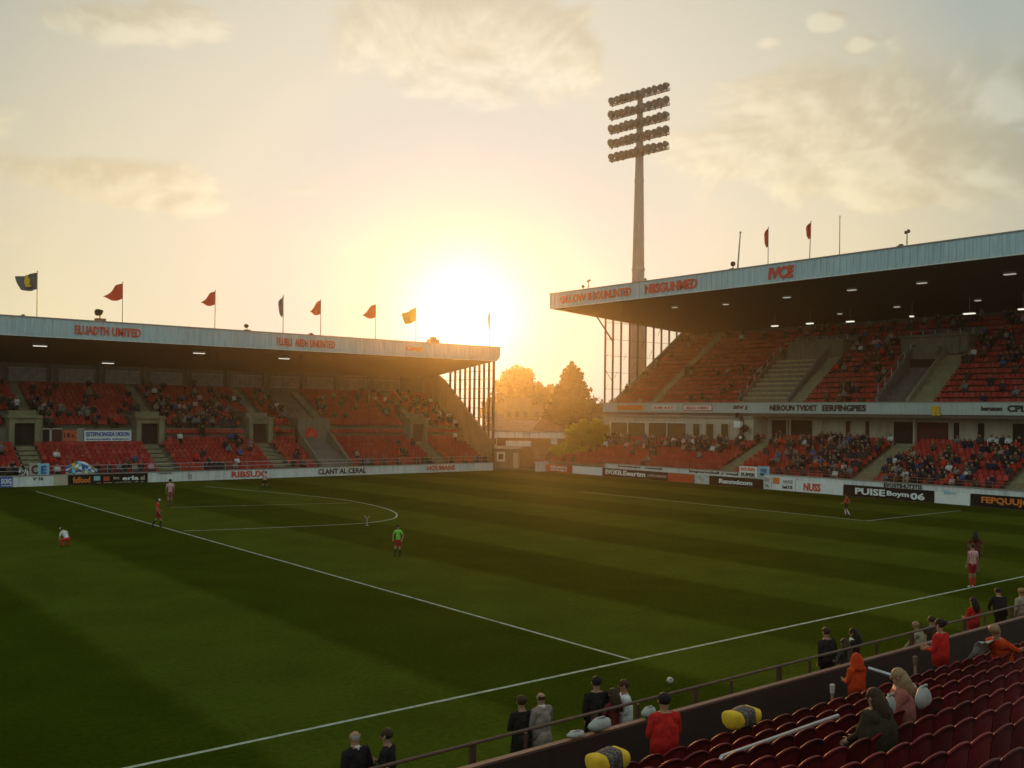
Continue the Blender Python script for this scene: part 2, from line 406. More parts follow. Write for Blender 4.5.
# openings in the mid wall between the first two portals
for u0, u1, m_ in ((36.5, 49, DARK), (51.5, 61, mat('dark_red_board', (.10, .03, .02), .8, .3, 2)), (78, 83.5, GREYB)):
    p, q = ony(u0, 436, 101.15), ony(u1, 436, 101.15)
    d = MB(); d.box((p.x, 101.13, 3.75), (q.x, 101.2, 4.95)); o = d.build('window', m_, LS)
    f = MB(); f.box((p.x - .18, 101.08, 3.6), (p.x, 101.19, 5.05)); f.box((p.x - .18, 101.08, 4.95), (q.x + .1, 101.129, 5.06)); f.build('window_frame', CREAM, o)
def banner(u0, u1, v0, v1, Y, m_, label, txts=(), th=.04, group=None, name='banner', wob=.0):
    a, b_ = ony(u0, v1, Y), ony(u1, v1, Y); zt = ony((u0+u1)/2, v0, Y).z; zb = ony((u0+u1)/2, v1, Y).z
    t = thing(name, label, name.split('_')[-1], ((a.x + b_.x)/2, Y, zb), 0, group)
    d = MB(); nx = 13
    d.sheet([[(a.x + (b_.x - a.x)*i/(nx-1), Y + wob*math.sin(i*1.9 + j*.7) - .0, zb + (zt - zb)*j/4 + wob*.8*math.sin(i*.9)) for j in range(5)] for i in range(nx)], th)
    d.build('cloth', m_, t)
    for txt, fx, fz, fw, fh, tm in txts:
        W, H = b_.x - a.x, zt - zb
        text(txt, (a.x + W*fx, Y - .06 - wob, zb + H*fz), W*fw, H*fh, tm, '-y', t, bold=.03)
    return t
banner(84, 131, 430.5, 441, 101.0, WHITE, 'white banner with blue lettering hung between two exits of the long stand', [('ESTEPHONGEA UKSON', .5, .66, .92, .42, BLUE), ('iremorealis mbenvo', .5, .2, .9, .16, BLUE)])
banner(62.5, 77, 430.5, 441, 101.0, mat('orange_red_cloth', (.62, .14, .06), .8, .25, 2), 'orange and red banner beside the white blue-lettered one', [('I 8 n', .45, .55, .7, .5, MAROON)])

# perimeter wall of the long stand with painted lettering
PW = thing('perimeter_wall', 'low white wall with red and black painted words under the long stand', 'wall', (38, 94.5, 0))
mb = MB(); mb.box((13, 94.4, 0), (73.1, 94.75, .93)); w_ = mb.build('wall', WHITEW, PW)
mb = MB(); mb.box((-5, 94.35, .932), (73.15, 94.8, 1.0)); mb.build('coping', TRIM, w_)
mb = MB(); mb.box((-5, 94.402, 0), (12.99, 94.748, .93)); mb.build('wall', WHITEW, PW)
for txt, u0, u1, m_, h in (('RIBSUX', 231.5, 265, RED, .62), ('CLANT AL CERAL', 318, 366, DKTXT, .58), ('HOUMANS', 427, 455, RED, .55)):
    p, q = ony(u0, 474, 94.38), ony(u1, 472, 94.38)
    text(txt, ((p.x + q.x)/2, 94.37, .50), q.x - p.x, h, m_, '-y', PW, bold=.03)
p = ony(38, 480, 94.38); text('V 16', (p.x, 94.37, .68), .85, .28, DKTXT, '-y', PW)
p = ony(165, 476, 94.38); text('nouaria', (p.x, 94.37, .84), 1.3, .1, DKTXT, '-y', PW)
p = ony(190, 477, 94.38); text('f:t', (p.x, 94.37, .5), .45, .6, GREYB, '-y', PW)
def ad_left(u0, u1, m_, label, txts):
    p, q = ony(u0, 482, 94.3), ony(u1, 482, 94.3)
    t = thing('advertising_board', label, 'board', ((p.x + q.x)/2, 94.3, 0), 0, 'boards along the pitch edge')
    d = MB(); d.box((p.x, 94.24, .02), (q.x, 94.36, .91)); d.build('panel', m_, t)
    for txt, fx, fz, fw, fh, tm in txts:
        text(txt, (p.x + (q.x - p.x)*fx, 94.225, .9*fz), (q.x - p.x)*fw, .9*fh, tm, '-y', t)
    return t
ad_left(-14, 12.5, BLUE, 'blue board with white letters beside the white wall', [('SOIG', .76, .6, .4, .5, WHITE), ('morli', .78, .2, .4, .15, WHITE)])
ad_left(68, 92, BLACK, 'black board with orange hand-drawn word under the long stand', [('feffood', .55, .5, .72, .62, ORANGE)])
t_ = ad_left(92.3, 147.5, BLACK, 'long black board of small pictures and pale letters', [('erla', .68, .55, .3, .45, WHITE), ('im', .42, .6, .1, .3, CREAM), ('n ne onte d s', .5, .15, .85, .12, CREAM), ('el', .9, .55, .08, .5, CREAM)])
p = ony(97, 482, 94.3); d = MB(); d.box((p.x - .3, 94.2, .35), (p.x + .25, 94.238, .75)); d.build('picture', LBLUE, t_)
p = ony(106, 482, 94.3); d = MB(); d.box((p.x - .25, 94.2, .3), (p.x + .3, 94.238, .7)); d.build('picture', REDP, t_)
p = ony(61.5, 482, 94.3); dd = MB(); dd.box((p.x - .62, 94.3, .02), (p.x + .55, 94.399, .9)); dd.box((p.x + .2, 94.27, .45), (p.x + .3, 94.3, .5)); dd.build('gate', CREAM, PW)
# railing on the wall
RL = MB()
x = 14.0
while x < 72.5: RL.tube([(x, 95.0, .9), (x, 95.0, 1.75)], .03, 6); x += 2.3
for zz in (1.35, 1.73): RL.tube([(13, 95.0, zz), (72.8, 95.0, zz)], .025, 6)
tag(RL.build('guard_rail', GSTEEL), 'thin steel rail on top of the white wall before the long stand', 'railing')
PINKC = mat('pink_grey_cloth', (.45, .36, .34), .8, .2, 3)
banner(29, 40, 463, 476, 94.9, PINKC, 'pale pinkish banner on the rail at the foot of the first stairs', [('C', .5, .5, .6, .7, MAROON)], wob=.02)
banner(37, 49, 463.5, 476, 94.86, LBLUE, 'light blue banner with a dark letter on the rail', [('E', .55, .5, .45, .65, BLUE)], wob=.02)
def heap(u, v, Y, wpx, hpx, mats, label, seed):
    rnd = random.Random(seed); p = ony(u, v, Y); s = p.y/Y*0 + (p - EYE).dot(DV)/F
    t = MB(); W, H = wpx*s, hpx*s; n = 11
    g = [[(p.x - W/2 + W*i/(n-1), Y - .15*math.sin(math.pi*j/5) + rnd.uniform(-.1, .1), p.z + H*(j/5)*(1 - .55*abs(i/(n-1) - .45)*2) + rnd.uniform(-.06, .06)) for j in range(6)] for i in range(n)]
    t.sheet(g, .03, mi=lambda i, j: rnd.randrange(len(mats)))
    return tag(t.build('flag', mats), label, 'flag')
heap(81, 475, 94.9, 30, 15, [LBLUE, WHITE, BLUE, mat('aqua_cloth', (.2, .6, .62), .8, .2, 3), YEL], 'heaped blue and white supporters flag draped over the front rail', 3)
heap(23, 476, 94.95, 9, 12, [WHITE, BLACK, GREYB], 'small black and white flag bundled on the rail', 4)

# seats of the long stand
def clear_left(x, up):
    for i, ax in enumerate(AIS):
        if i == 3:
            if tx0 - .5 < x < tx1 + .5: return False
            if up and ax + .15 < x < ax + 1.5: return False
            continue
        if not up and abs(x - ax) < 1.1: return False
    return True
for k, (yy, zz) in enumerate(lower):
    x = 9.0
    while x < 72.7 - max(0, k - 4)*.1:
        if clear_left(x, False): far_seat(x, yy, zz, R(180)); FREE.append((x, yy, zz, 'long lower', k))
        x += .5
for k, (yy, zz) in enumerate(upper):
    x = 9.0
    while x < 72.9:
        ok = clear_left(x, True) and not any(ax - 1.7 < x < ax + 2.0 and k < 4 for i, ax in enumerate(AIS) if i != 3) and not any(ax + .15 < x < ax + 1.5 for ax in AIS)
        if ok and not (k < 2 and 49.9 < x < 53.9): far_seat(x, yy, zz, R(180)); FREE.append((x, yy, zz, 'long upper', k))
        x += .5
for yy, zz, k in ((100.50, 3.40, 7), (100.93, 4.15, 8)):     # past the second stairs two steeper rows join the blocks
    x = 35.6
    while x < 72.7:
        if all(abs(x - ax) > 1.75 for i, ax in enumerate(AIS) if i != 3) and not tx0 - .5 < x < tx1 + .5:
            far_seat(x, yy, zz, R(180)); FREE.append((x, yy, zz, 'long lower', k))
        x += .5
mb = MB()
for a0, a1 in ((35.4, 43.9), (47.3, 49.6), (54.2, 64.6), (68.1, 73.2)): mb.box((a0, 100.32, 2.9), (a1, 101.0, 3.40)); mb.box((a0, 100.78, 3.401), (a1, 101.19, 4.15))
mb.build('joining_terrace', CONC, LS)
# ceiling lamps of the long stand
for u, v in ((40, 344), (108, 361.5), (199, 351.5), (284, 357)):
    best = None
    for i in range(400):
        p = ony(u, v, 94.9 + i*.04); zc = 13.47 - (p.y - 94.8)*(13.47 - 11.55)/(111.4 - 94.8)
        if abs(p.z - zc) < .05: best = p; break
    p = best or ony(u, v, 99)
    zc = 13.47 - (p.y - 94.8)*(1.92/16.6)
    d = MB(); d.box((p.x - .62, p.y - .16, zc - .22), (p.x + .62, p.y + .16, zc - .02)); o = d.build('ceiling_lamp', CASE, LS)
    d = MB(); d.box((p.x - .58, p.y - .19, zc - .27), (p.x + .58, p.y + .13, zc - .221)); d.build('diffuser', LAMP, o)

# ================================================================ TWO-TIER STAND (behind the goal)
RY0, RY1 = 27.0, 88.6
TS = thing('grandstand', 'tall two-tier grandstand behind the goal with deep overhanging roof', 'stand', (90, 58, 0))
low2 = [(79.2 + .78*k, .95 + .33*k) for k in range(11)]
up2 = [(87.55 + .8*k, 8.0 + .576*k) for k in range(16)]
mb = MB(); mb.prism(steps(78.85, .95, .78, .33, 11, 88.6, -.02), 'y', RY0, 65.6); mb.build('lower_terrace', CONC, TS)
mb = MB(); mb.prism(steps(78.85, .95, .78, .33, 9, 86.2, -.02), 'y', 65.601, 90.0); mb.build('lower_terrace', CONC, TS)
mb = MB()
for k in range(9):                                      # open end of the lower terrace runs out in steps
    mb.box((78.85 + .78*k, 90.001, -.02), (78.85 + .78*(k+1), 92.6 - .26*k, .95 + .33*k))
mb.build('terrace_end', CONC, TS)
mb = MB(); mb.prism([(86.9, 7.05), (86.9, 7.6)] + [q for k in range(16) for q in ((87.2 + .8*k, 8.0 + .576*k), (87.2 + .8*(k+1), 8.0 + .576*k))] + [(102.6, 16.7), (102.6, 15.8), (90.5, 7.05)], 'y', RY0, RY1 - .3)
mb.build('upper_terrace', CONCD, TS)
mb = MB(); mb.box((102.6, RY0, 0), (103, RY1, 18.3)); mb.build('back_wall', CONCD, TS)
mb = MB(); mb.box((86.0, RY0, 7.32), (86.25, RY1, 8.42)); mb.box((85.95, RY0, 8.421), (86.3, RY1, 8.5), 1); BF = mb.build('balcony_front', [BALC, TRIM], TS)
mb = MB(); mb.box((86.1, RY0, 7.0), (88.9, RY1, 7.318)); mb.build('balcony_slab', mat('shadow_brown_soffit', (.12, .09, .065), .8, .2, 1), TS)  # shadow line under the balcony front put into the slab's brown
mb = MB(); mb.box((86.1, RY0, 7.4), (86.89, RY1 - .3, 7.6)); mb.box((86.3, RY0, 7.601), (87.19, RY1 - .3, 7.75)); mb.build('balcony_floor', CONC, TS)
# roof
def zs2(X): return 19.7 - (X - 77.2)*(19.7 - 18.05)/(103 - 77.2)
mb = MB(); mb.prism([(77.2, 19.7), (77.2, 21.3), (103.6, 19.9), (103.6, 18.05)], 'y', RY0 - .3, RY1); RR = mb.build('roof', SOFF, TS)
mb = MB(); mb.prism([(77.1, 21.34), (77.1, 21.44), (103.8, 20.05), (103.8, 19.95)], 'y', RY0 - .4, RY1 + .1); mb.build('roof_sheeting', ROOFM, RR)
mb = MB(); mb.box((76.95, RY0 - .4, 19.66), (77.18, RY1 + .02, 21.38)); ribs(mb, 'y', 76.948, RY0 - .3, RY1, 19.72, 21.3, -1, pitch=.66)
RF = mb.build('fascia', FASC, TS)
mb = MB(); mb.box((76.85, RY0 - .4, 21.382), (77.25, RY1 + .06, 21.47)); mb.build('coping', TRIM, RF)
mb = MB(); mb.box((76.86, RY0 - .4, 19.58), (77.1, RY1 + .03, 19.659)); mb.build('lower_trim', WHITEW, RF)
mb = MB(); mb.prism([(77.2, 19.62), (77.2, 21.36), (103.4, 19.98), (103.4, 18.0)], 'y', RY1 + .002, RY1 + .06); mb.build('verge', TRIM, RR)
for txt, u0, u1, v, m_, h in (('OLLOW II', 560, 591, 297, RED, .9), ('BOUNLINTED', 593, 631, 293, RED, .95), ('NIISGUNMED', 645, 697, 284.5, RED, 1.05), ('IVCE', 768, 794, 269.5, RED, 1.15)):
    p, q = onx(u0, v, 76.85), onx(u1, v, 76.85)
    text(txt, (76.86, (p.y + q.y)/2, 20.52), abs(p.y - q.y), h, m_, '-x', RF, bold=.04 if txt != 'IVCE' else .05, depth=.03, shear=.12 if txt == 'IVCE' else 0)
# end screen: posts, rails, glass
def zrake(X): return 8.45 + (X - 87.4)*.745
mb = MB(); mb.prism([(86.3, 8.3), (87.3, 8.5), (101.0, zrake(101.0)), (102.6, 18.0), (102.6, 7.05), (86.3, 7.35)], 'y', RY1 - .28, RY1 - .03)
mb.build('side_parapet', CREAM, TS)
posts = [86.15, 87.5, 88.95, 90.5, 92.0, 93.5, 95.0, 96.5, 98.0, 99.5]
for X in posts:
    c = MB(); c.box((X - .09, RY1 - .25, zrake(X) - .3 if X > 87 else 8.4), (X + .09, RY1 - .07, zs2(X))); c.build('column', STEEL, TS)
c = MB(); zz = 10.2
while zz < 19:
    xe = min(87.4 + (zz - 8.45)/.745, 101)
    c.box((86.2, RY1 - .18, zz), (xe, RY1 - .14, zz + .05)); zz += 2.1
c.build('screen_rail', STEEL, TS)
g = bpy.data.materials.new('screen_glass'); g.use_nodes = True
nt = g.node_tree; nt.nodes.remove(nt.nodes['Principled BSDF'])
tr_ = nt.nodes.new('ShaderNodeBsdfTransparent'); tr_.inputs[0].default_value = (.93, .92, .88, 1); gl_ = nt.nodes.new('ShaderNodeBsdfGlossy'); gl_.inputs['Roughness'].default_value = .15
ms_ = nt.nodes.new('ShaderNodeMixShader'); ms_.inputs[0].default_value = .06
nt.links.new(tr_.outputs[0], ms_.inputs[1]); nt.links.new(gl_.outputs[0], ms_.inputs[2]); nt.links.new(ms_.outputs[0], nt.nodes['Material Output'].inputs['Surface'])
c = MB(); c.add([(86.2, RY1 - .12, 8.5), (87.3, RY1 - .12, 8.5), (100.9, RY1 - .12, zrake(100.9)), (86.2, RY1 - .12, zs2(86.2))], [(0, 1, 2, 3)])
c.build('glazing', g, TS)
c = MB(); c.tube([(84.6, RY1 - .2, zs2(84.6)), (87.5, RY1 - .2, 16.2)], .1, 6)
c.tube([(86.2, RY1 - .2, 12.6), (87.4, RY1 - .2, 11.2), (87.5, RY1 - .2, 9.2)], .04, 6); c.build('brace', STEEL, TS)
c = MB()
for k in range(14):
    X0 = 86.3 + (k % 7)*1.6; z0 = max(zrake(X0) + .6, 10) + (k*1.7 % 4); c.tube([(X0, RY1 - .1, z0), (X0 + .5, RY1 - .1, z0 + .9)], .018, 4)
c.build('screen_stay', STEEL, TS)
# box (hospitality room) under the balcony
BX = MB(); BX.box((86.2, 65.6, 3.4), (88.9, RY1, 6.998)); BX = BX.build('hospitality_box', CREAM, TS)
def win(u0, u1, v0, v1, m_, cols=1):
    p, q = onx(u0, (v0+v1)/2, 86.17), onx(u1, (v0+v1)/2, 86.17); zt, zb = onx((u0+u1)/2, v0, 86.17).z, onx((u0+u1)/2, v1, 86.17).z
    ya, yb = max(p.y, q.y), min(p.y, q.y)
    d = MB(); d.box((86.15, yb, zb), (86.197, ya, zt)); o = d.build('window', m_, BX)
    f = MB(); t = .09
    f.box((86.08, yb - t, zb - t), (86.149, ya + t, zb)); f.box((86.08, yb - t, zt), (86.149, ya + t, zt + t))
    for k in range(cols + 1):
        yy = yb + (ya - yb)*k/cols; f.box((86.082, yy - t/2, zb), (86.147, yy + t/2, zt))
    f.build('window_frame', CREAM if cols < 2 else WHITEW, o)
win(611, 645.5, 422.5, 441, GLASSD, 2); win(648.5, 686.5, 423, 443, GLASSD, 2)
for a in ((693, 700), (706, 714), (721, 729)): win(a[0], a[1], 424, 442, GLASSD, 1)
mb = MB(); mb.box((86.02, 65.5, 6.75), (86.199, RY1, 6.99)); mb.build('lintel', TRIM, BX)
# back wall of the lower tier with recessed doors
mb = MB(); mb.box((88.6, RY0, 4.2), (88.9, 65.6, 6.999)); RB = mb.build('rear_wall', CREAM, TS)
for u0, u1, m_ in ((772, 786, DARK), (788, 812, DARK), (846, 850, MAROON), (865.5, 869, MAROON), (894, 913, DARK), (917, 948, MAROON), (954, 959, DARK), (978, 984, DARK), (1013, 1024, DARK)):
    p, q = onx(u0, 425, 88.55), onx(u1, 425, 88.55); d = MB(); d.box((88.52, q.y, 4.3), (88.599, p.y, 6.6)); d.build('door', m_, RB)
for u in (790, 821, 885, 914):
    p = onx(u, 425, 88.2); d = MB(); d.tube([(88.2, p.y, 4.2), (88.2, p.y, 7.0)], .1, 8); d.build('column', CREAM, TS)
# adverts on the balcony
def balc_sign(u0, u1, m_, txt, tm, label, h=.62, z=7.88, frame=None):
    p, q = onx(u0, 408, 85.95), onx(u1, 408, 85.95); W = p.y - q.y; yc = (p.y + q.y)/2
    t = thing('sign', label, 'sign', (85.96, yc, z))
    d = MB(); d.box((85.93, q.y, z - h/2), (85.998, p.y, z + h/2)); d.build('panel', m_, t)
    if frame: d = MB(); d.box((85.945, q.y - .1, z - h/2 - .09), (85.996, p.y + .1, z + h/2 + .09)); d.build('frame', frame, t)
    text(txt, (85.915, yc, z), W*.86, h*.6, tm, '-x', t); return t
balc_sign(617, 643.5, ORANGE, 'RULUNIONUET', REDP, 'orange sign with red letters at the balcony end')
balc_sign(652, 675.5, WHITEW, 'SUM AAT', REDP, 'white sign with red letters second along the balcony', .55)
balc_sign(684, 711.5, WHITE, 'HEGGU SCREIAT', REDP, 'white sign in a thick red frame on the balcony', .5, frame=REDP)
for txt, u0, u1, h in (('SIV J', 733, 747, .5), ('NEROUN TVIDET', 769.5, 817, .62), ('EERFINGPIES', 822, 866, .66), ('berusum', 981, 1002, .42), ('CPLUE', 1007, 1040, .6)):
    p, q = onx(u0, 408, 85.95), onx(u1, 408, 85.95)
    text(txt, (85.98, (p.y + q.y)/2, 7.9), p.y - q.y, h, DKTXT if txt != 'SIV J' else MAROON, '-x', BF, bold=.05)
p = onx(936, 411, 85.9)
d = MB(); d.sheet([[(85.88 - .05*math.sin(i*1.4), p.y - .35 + .14*i + .05*math.sin(j*1.1), 8.15 - j*.17 - .04*abs(i - 2.5)) for j in range(6)] for i in range(6)], .03)
tag(d.build('jacket', YEL), 'yellow jacket hung over the pale balcony front', 'jacket')
# loudspeaker cluster on the corner of the box
p = onx(740, 425, 85.7)
t = thing('loudspeaker_cluster', 'cluster of black and white loudspeakers bolted to the corner of the box', 'loudspeaker', (85.7, p.y, 4.6))
def horn(name, c, r, m_):
    d = MB(); d.tube([(c[0] + .35, c[1], c[2]), (c[0], c[1], c[2]), (c[0] - .15, c[1], c[2])], [r*.5, r*.9, r], 12); return d.build(name, m_, t, True)
horn('round_horn', (85.6, onx(738.5, 415, 85.7).y, onx(738.5, 415, 85.7).z), .28, BLACK)
c_ = onx(738.5, 424.5, 85.7); d = MB(); d.box((85.4, c_.y - .42, c_.z - .33), (85.9, c_.y + .42, c_.z + .36)); d.build('white_cabinet', WHITE, t)
horn('drum_horn', (85.6, onx(746, 428.5, 85.7).y, onx(746, 428.5, 85.7).z), .42, BLACK)
c_ = onx(742, 437.5, 85.7); h_ = horn('lower_horn', (85.6, c_.y, c_.z), .4, BLACK); d = MB(); d.ball((85.45, c_.y, c_.z), .2, 8, 6); d.build('cone', WHITE, h_, True)
d = MB(); d.box((85.9, p.y - .12, 4.4), (86.19, p.y + .2, 7.0)); d.build('bracket', STEEL, t)

# vomitories of the upper tier
def zup(X): return 8.0 + (X - 87.2)*.72
v1 = MB(); v1.box((94.6, 60.2, 11), (98.2, 67.2, 15.25)); v1.box((94.3, 59.9, 15.251), (98.4, 67.4, 15.5)); v1.box((94.45, 61.5, 13.0), (94.599, 66.2, 15.0))
V1 = v1.build('stair_head', CONC, TS)
v1 = MB(); v1.prism([(87.25, 7.76), (87.25, zup(87.25) + .75), (94.6, zup(94.6) + 1.3), (94.6, zup(94.6) - .3)], 'y', 61.9, 62.25); v1.build('parapet', CONCD, V1)
v1 = MB(); v1.prism([(87.25, 7.76), (87.25, zup(87.25) + .9), (95.5, zup(95.5) + 1.1), (95.5, zup(95.5) - .3)], 'y', 68.3, 68.5); v1.build('parapet', CONC, V1)
v1 = MB()
for k in range(10):
    v1.box((87.2 + .74*k, 62.26, 7.5), (94.6, 68.29, 8.0 + .54*(k + 1) - .16), 0); v1.box((87.16 + .74*k, 62.262, 8.0 + .54*(k + 1) - .159), (94.6, 68.288, 8.0 + .54*(k + 1)), 1)
v1.build('stairway', [CONC, mat('lit_tread_strip', (.42, .37, .19), .9, .25, 2, stain=.3)], V1)  # lit treads painted on as pale strips over the darker risers
v1 = MB()
for k in range(20): v1.box((87.2 + .4*k, 60.3, 7.5 + .27*k), (87.2 + .4*(k + 1), 61.89, 8.1 + .288*(k + 1)))
v1.build('stairway', CONCL, V1)
v2 = MB(); v2.box((94.4, 46.4, 11), (97.8, 53.3, 15.2)); v2.box((94.1, 46.2, 15.201), (98.0, 53.5, 15.42)); v2.box((93.6, 48.9, 12.9), (94.399, 52.4, 14.2)); v2.box((94.2, 47.1, 13.4), (94.398, 52.9, 14.9))
V2 = v2.build('exit_portal', CONC, TS)
v2 = MB(); v2.prism([(87.25, 7.76), (87.25, zup(87.25) + .8), (94.4, zup(94.4) + 1.5), (94.4, 8.2)], 'y', 51.6, 51.95); v2.build('parapet', CONCD, V2)
v2 = MB(); v2.prism([(87.25, 7.76), (87.25, zup(87.25) + .8), (94.4, zup(94.4) + .9), (94.4, 8.2)], 'y', 48.4, 48.7); v2.build('parapet', CONCL, V2)
v2 = MB(); v2.box((93.2, 48.701, 8.6), (93.3, 51.599, 12.9)); v2.build('doorway', DARK, V2)
v2 = MB(); v2.box((87.3, 48.702, 7.78), (93.2, 51.598, 8.55)); v2.build('passage_floor', CONCD, V2)
v2 = MB()
for k in range(20): v2.box((87.2 + .4*k, 46.2, 7.5 + .27*k), (87.2 + .4*(k + 1), 48.399, 8.1 + .288*(k + 1)))
v2.build('stairway', CONCL, V2)
v1 = MB()                                               # gangway near the screen end
for k in range(34): v1.box((87.2 + .4*k, 80.9, 7.5 + .27*k), (87.2 + .4*(k + 1), 82.0, 8.1 + .288*(k + 1)))
v1.build('stairway', CONCL, TS)
def rail_obj(name, pts, r, parent, m_=GSTEEL):
    d = MB(); d.tube(pts, r, 6)
    for q in pts: d.tube([(q[0], q[1], q[2] - .9), q], r, 6)
    return d.build(name, m_, parent)
rail_obj('handrail', [(87.6 + 1.2*k, 68.4, zup(87.6 + 1.2*k) + 1.7) for k in range(7)], .03, V1)
rail_obj('handrail', [(87.6 + 1.2*k, 51.8, zup(87.6 + 1.2*k) + 1.9) for k in range(6)], .03, V2)
rail_obj('handrail', [(96, 60.5 + 1.3*k, 16.1) for k in range(6)], .035, V1)
rail_obj('handrail', [(96, 46.6 + 1.3*k, 16.0) for k in range(6)], .035, V2)
# lower-tier stairs
for yc in (63.8, 48.6, 35.0):
    d = MB()
    for k in range(20): d.box((78.95 + .43*k, yc - 1.0, .9 + .17*k - .2), (78.95 + .43*(k + 1), yc + 1.0, 1.12 + .18*k))
    d.build('stairway', CONCL, TS)
# seats of the two-tier stand
for k, (X, zz) in enumerate(low2):
    yy = 28.0
    ye = 65.4 if k > 8 else 92.2 - .26*k
    while yy < ye:
        if all(abs(yy - yc) > 1.2 for yc in (63.8, 48.6, 35.0)) and not (k < 2 and False):
            far_seat(X, yy, zz, R(90)); FREE.append((X, yy, zz, 'lower', k))
        yy += .5
for k, (X, zz) in enumerate(up2):
    yy = 28.0
    while yy < RY1 - .6:
        bad = 80.8 < yy < 82.1 or (60.1 < yy < 68.7 and X < 98.4) or (46.0 < yy < 52.2 and X < 98)
        if not bad: far_seat(X, yy, zz, R(90)); FREE.append((X, yy, zz, 'upper', k))
        yy += .5
tag(seat_mb.build('seating', [SEATF, SEATD]), 'rows of red plastic tip-up seats filling the two far stands', 'seats', kind='stuff')
# lamps under the roof
def lamp2(u, v, w=.9, h=None):
    best = None
    for i in range(600):
        p = onx(u, v, 78 + i*.04)
        if p.z >= zs2(p.x) - .12: best = p; break
    p = best
    if p is None: return
    zc = zs2(p.x)
    d = MB(); d.box((p.x - .2, p.y - w/2 - .05, zc - .2), (p.x + .2, p.y + w/2 + .05, zc - .02)); o = d.build('ceiling_lamp', CASE, TS)
    d = MB(); d.box((p.x - .24, p.y - w/2, zc - .27), (p.x + .18, p.y + w/2, zc - .201)); d.build('diffuser', LAMPD, o)
for u, v, w in ((675, 306.5, .55), (726, 303.5, .55), (787, 296.5, .7), (852, 289, .8), (922, 282, .8), (1010, 273, .9), (840, 313, .4), (897, 306, .5), (978, 299.5, .5)): lamp2(u, v, w)
for u, v, w in ((775, 325.5, .8), (810, 323, .8), (850.5, 321, .85), (912, 315.8, .35), (969.5, 313, 1.1), (1023, 308.5, .8)):   # lamps on hangers lower down
    p = onx(u, v, 93.0); zc = p.z
    d = MB(); d.box((92.8, p.y - w/2, zc - .02), (93.2, p.y + w/2, zc + .08)); d.tube([(93, p.y, zc + .1), (93, p.y, zs2(93))], .03, 5); o = d.build('hanging_lamp', CASE, TS)
    d = MB(); d.box((92.76, p.y - w/2 + .03, zc - .12), (93.14, p.y + w/2 - .03, zc - .021)); d.build('diffuser', LAMP, o)

# perimeter wall + boards of the two-tier stand
PR = thing('perimeter_wall', 'low pale wall with small dark words behind the goal line boards', 'wall', (78.4, 60, 0))
mb = MB(); mb.box((78.3, 27, 0), (78.6, 80.2, 1.38)); w_ = mb.build('wall', WHITEW, PR)
mb = MB(); mb.box((78.3, 80.201, 0), (78.6, 92.7, 1.12)); mb.box((78.28, 80.201, 1.121), (78.65, 92.7, 1.3), 1); mb.build('wall', [CONC, mat('red_brown_rail', (.36, .10, .06), .7, .2, 2)], PR)
mb = MB(); mb.box((78.25, 27, 1.382), (78.66, 80.2, 1.46)); mb.build('coping', TRIM, w_)
for txt, u0, u1, z, h in (('Imporndull r veul', 689, 738, 1.16, .32), ('Sutuldnam', 618, 640, 1.22, .2), ('Loumenum', 646, 662, 1.22, .2), ('EVOSTIHUT3TI3', 884, 922, 1.16, .36)):
    p, q = onx(u0, 480, 78.28), onx(u1, 480, 78.28)
    text(txt, (78.27, (p.y + q.y)/2, z), p.y - q.y, h, DKTXT, '-x', PR, bold=.03)
def ad_right(u0, u1, m_, label, txts, X=77.6, z0=.02, z1=.92, tilt=0, cat='board', name='advertising_board', group='boards along the pitch edge'):
    v = 470 + (u0 - 535)*.084
    p, q = onx(u0, v, X), onx(u1, v + (u1 - u0)*.084, X); W = p.y - q.y
    t = thing(name, label, cat, (X, (p.y + q.y)/2, z0), 0, group)
    d = MB(); d.box((X, q.y + .02, z0), (X + .1, p.y - .02, z1)); pn = d.build('panel', m_, t)
    if group:
        d = MB()
        for k in (0.15, .85): d.tube([(X + .1, q.y + W*k, z1*.8), (X + .55, q.y + W*k, .02)], .025, 5)
        d.build('stay', STEEL, t)
    for txt, fx, fz, fw, fh, tm in txts:
        text(txt, (X - .018, p.y - W*fx, z0 + (z1 - z0)*fz), W*fw, (z1 - z0)*fh, tm, '-x', t, bold=.035)
    return t
ad_right(546, 572, REDP, 'orange-red board with pale letters nearest the corner', [('FRUNTE', .5, .62, .62, .36, WHITE), ('UT WUND S', .5, .25, .6, .2, WHITE)])
ad_right(572.3, 602, WHITE, 'blank white board between red and black ones', [])
t_ = ad_right(602.3, 694, BLACK, 'long black board with white words and a red end', [('EVOKEL', .14, .55, .2, .6, WHITE), ('Eeartm', .37, .55, .25, .6, WHITE), ('LUSLEOHNOUE', .62, .5, .2, .3, PINKC)])
p, q = onx(668, 480, 77.6), onx(694, 483, 77.6); d = MB(); d.box((77.57, q.y + .02, .03), (77.598, p.y, .91)); d.build('red_end', REDP, t_)
ad_right(694.3, 709, mat('peeling_white', (.58, .58, .54), .8, .4, 3), 'peeling white board beside the black one', [('r l b', .3, .75, .4, .2, GREYB)])
ad_right(709.3, 763, BLACK, 'black board with white slanted script in front of hung banners', [('Rannxicom', .5, .5, .62, .5, WHITE)])
ad_right(763.3, 771.5, WHITEW, 'narrow grey-white board stepped forward', [('COO', .4, .7, .6, .3, GREYB), ('le', .45, .3, .4, .3, GREYB)], z1=1.35)
t_ = ad_right(771.8, 795, WHITE, 'white board with an orange square and small dark words', [('HUCE', .7, .7, .4, .26, GREYB), ('lel15', .68, .28, .42, .24, DKTXT)], z1=1.25)
p, q = onx(773, 486, 77.6), onx(779.5, 487, 77.6); d = MB(); d.box((77.56, q.y, .62), (77.598, p.y, 1.2)); d.build('orange_square', ORANGE, t_)
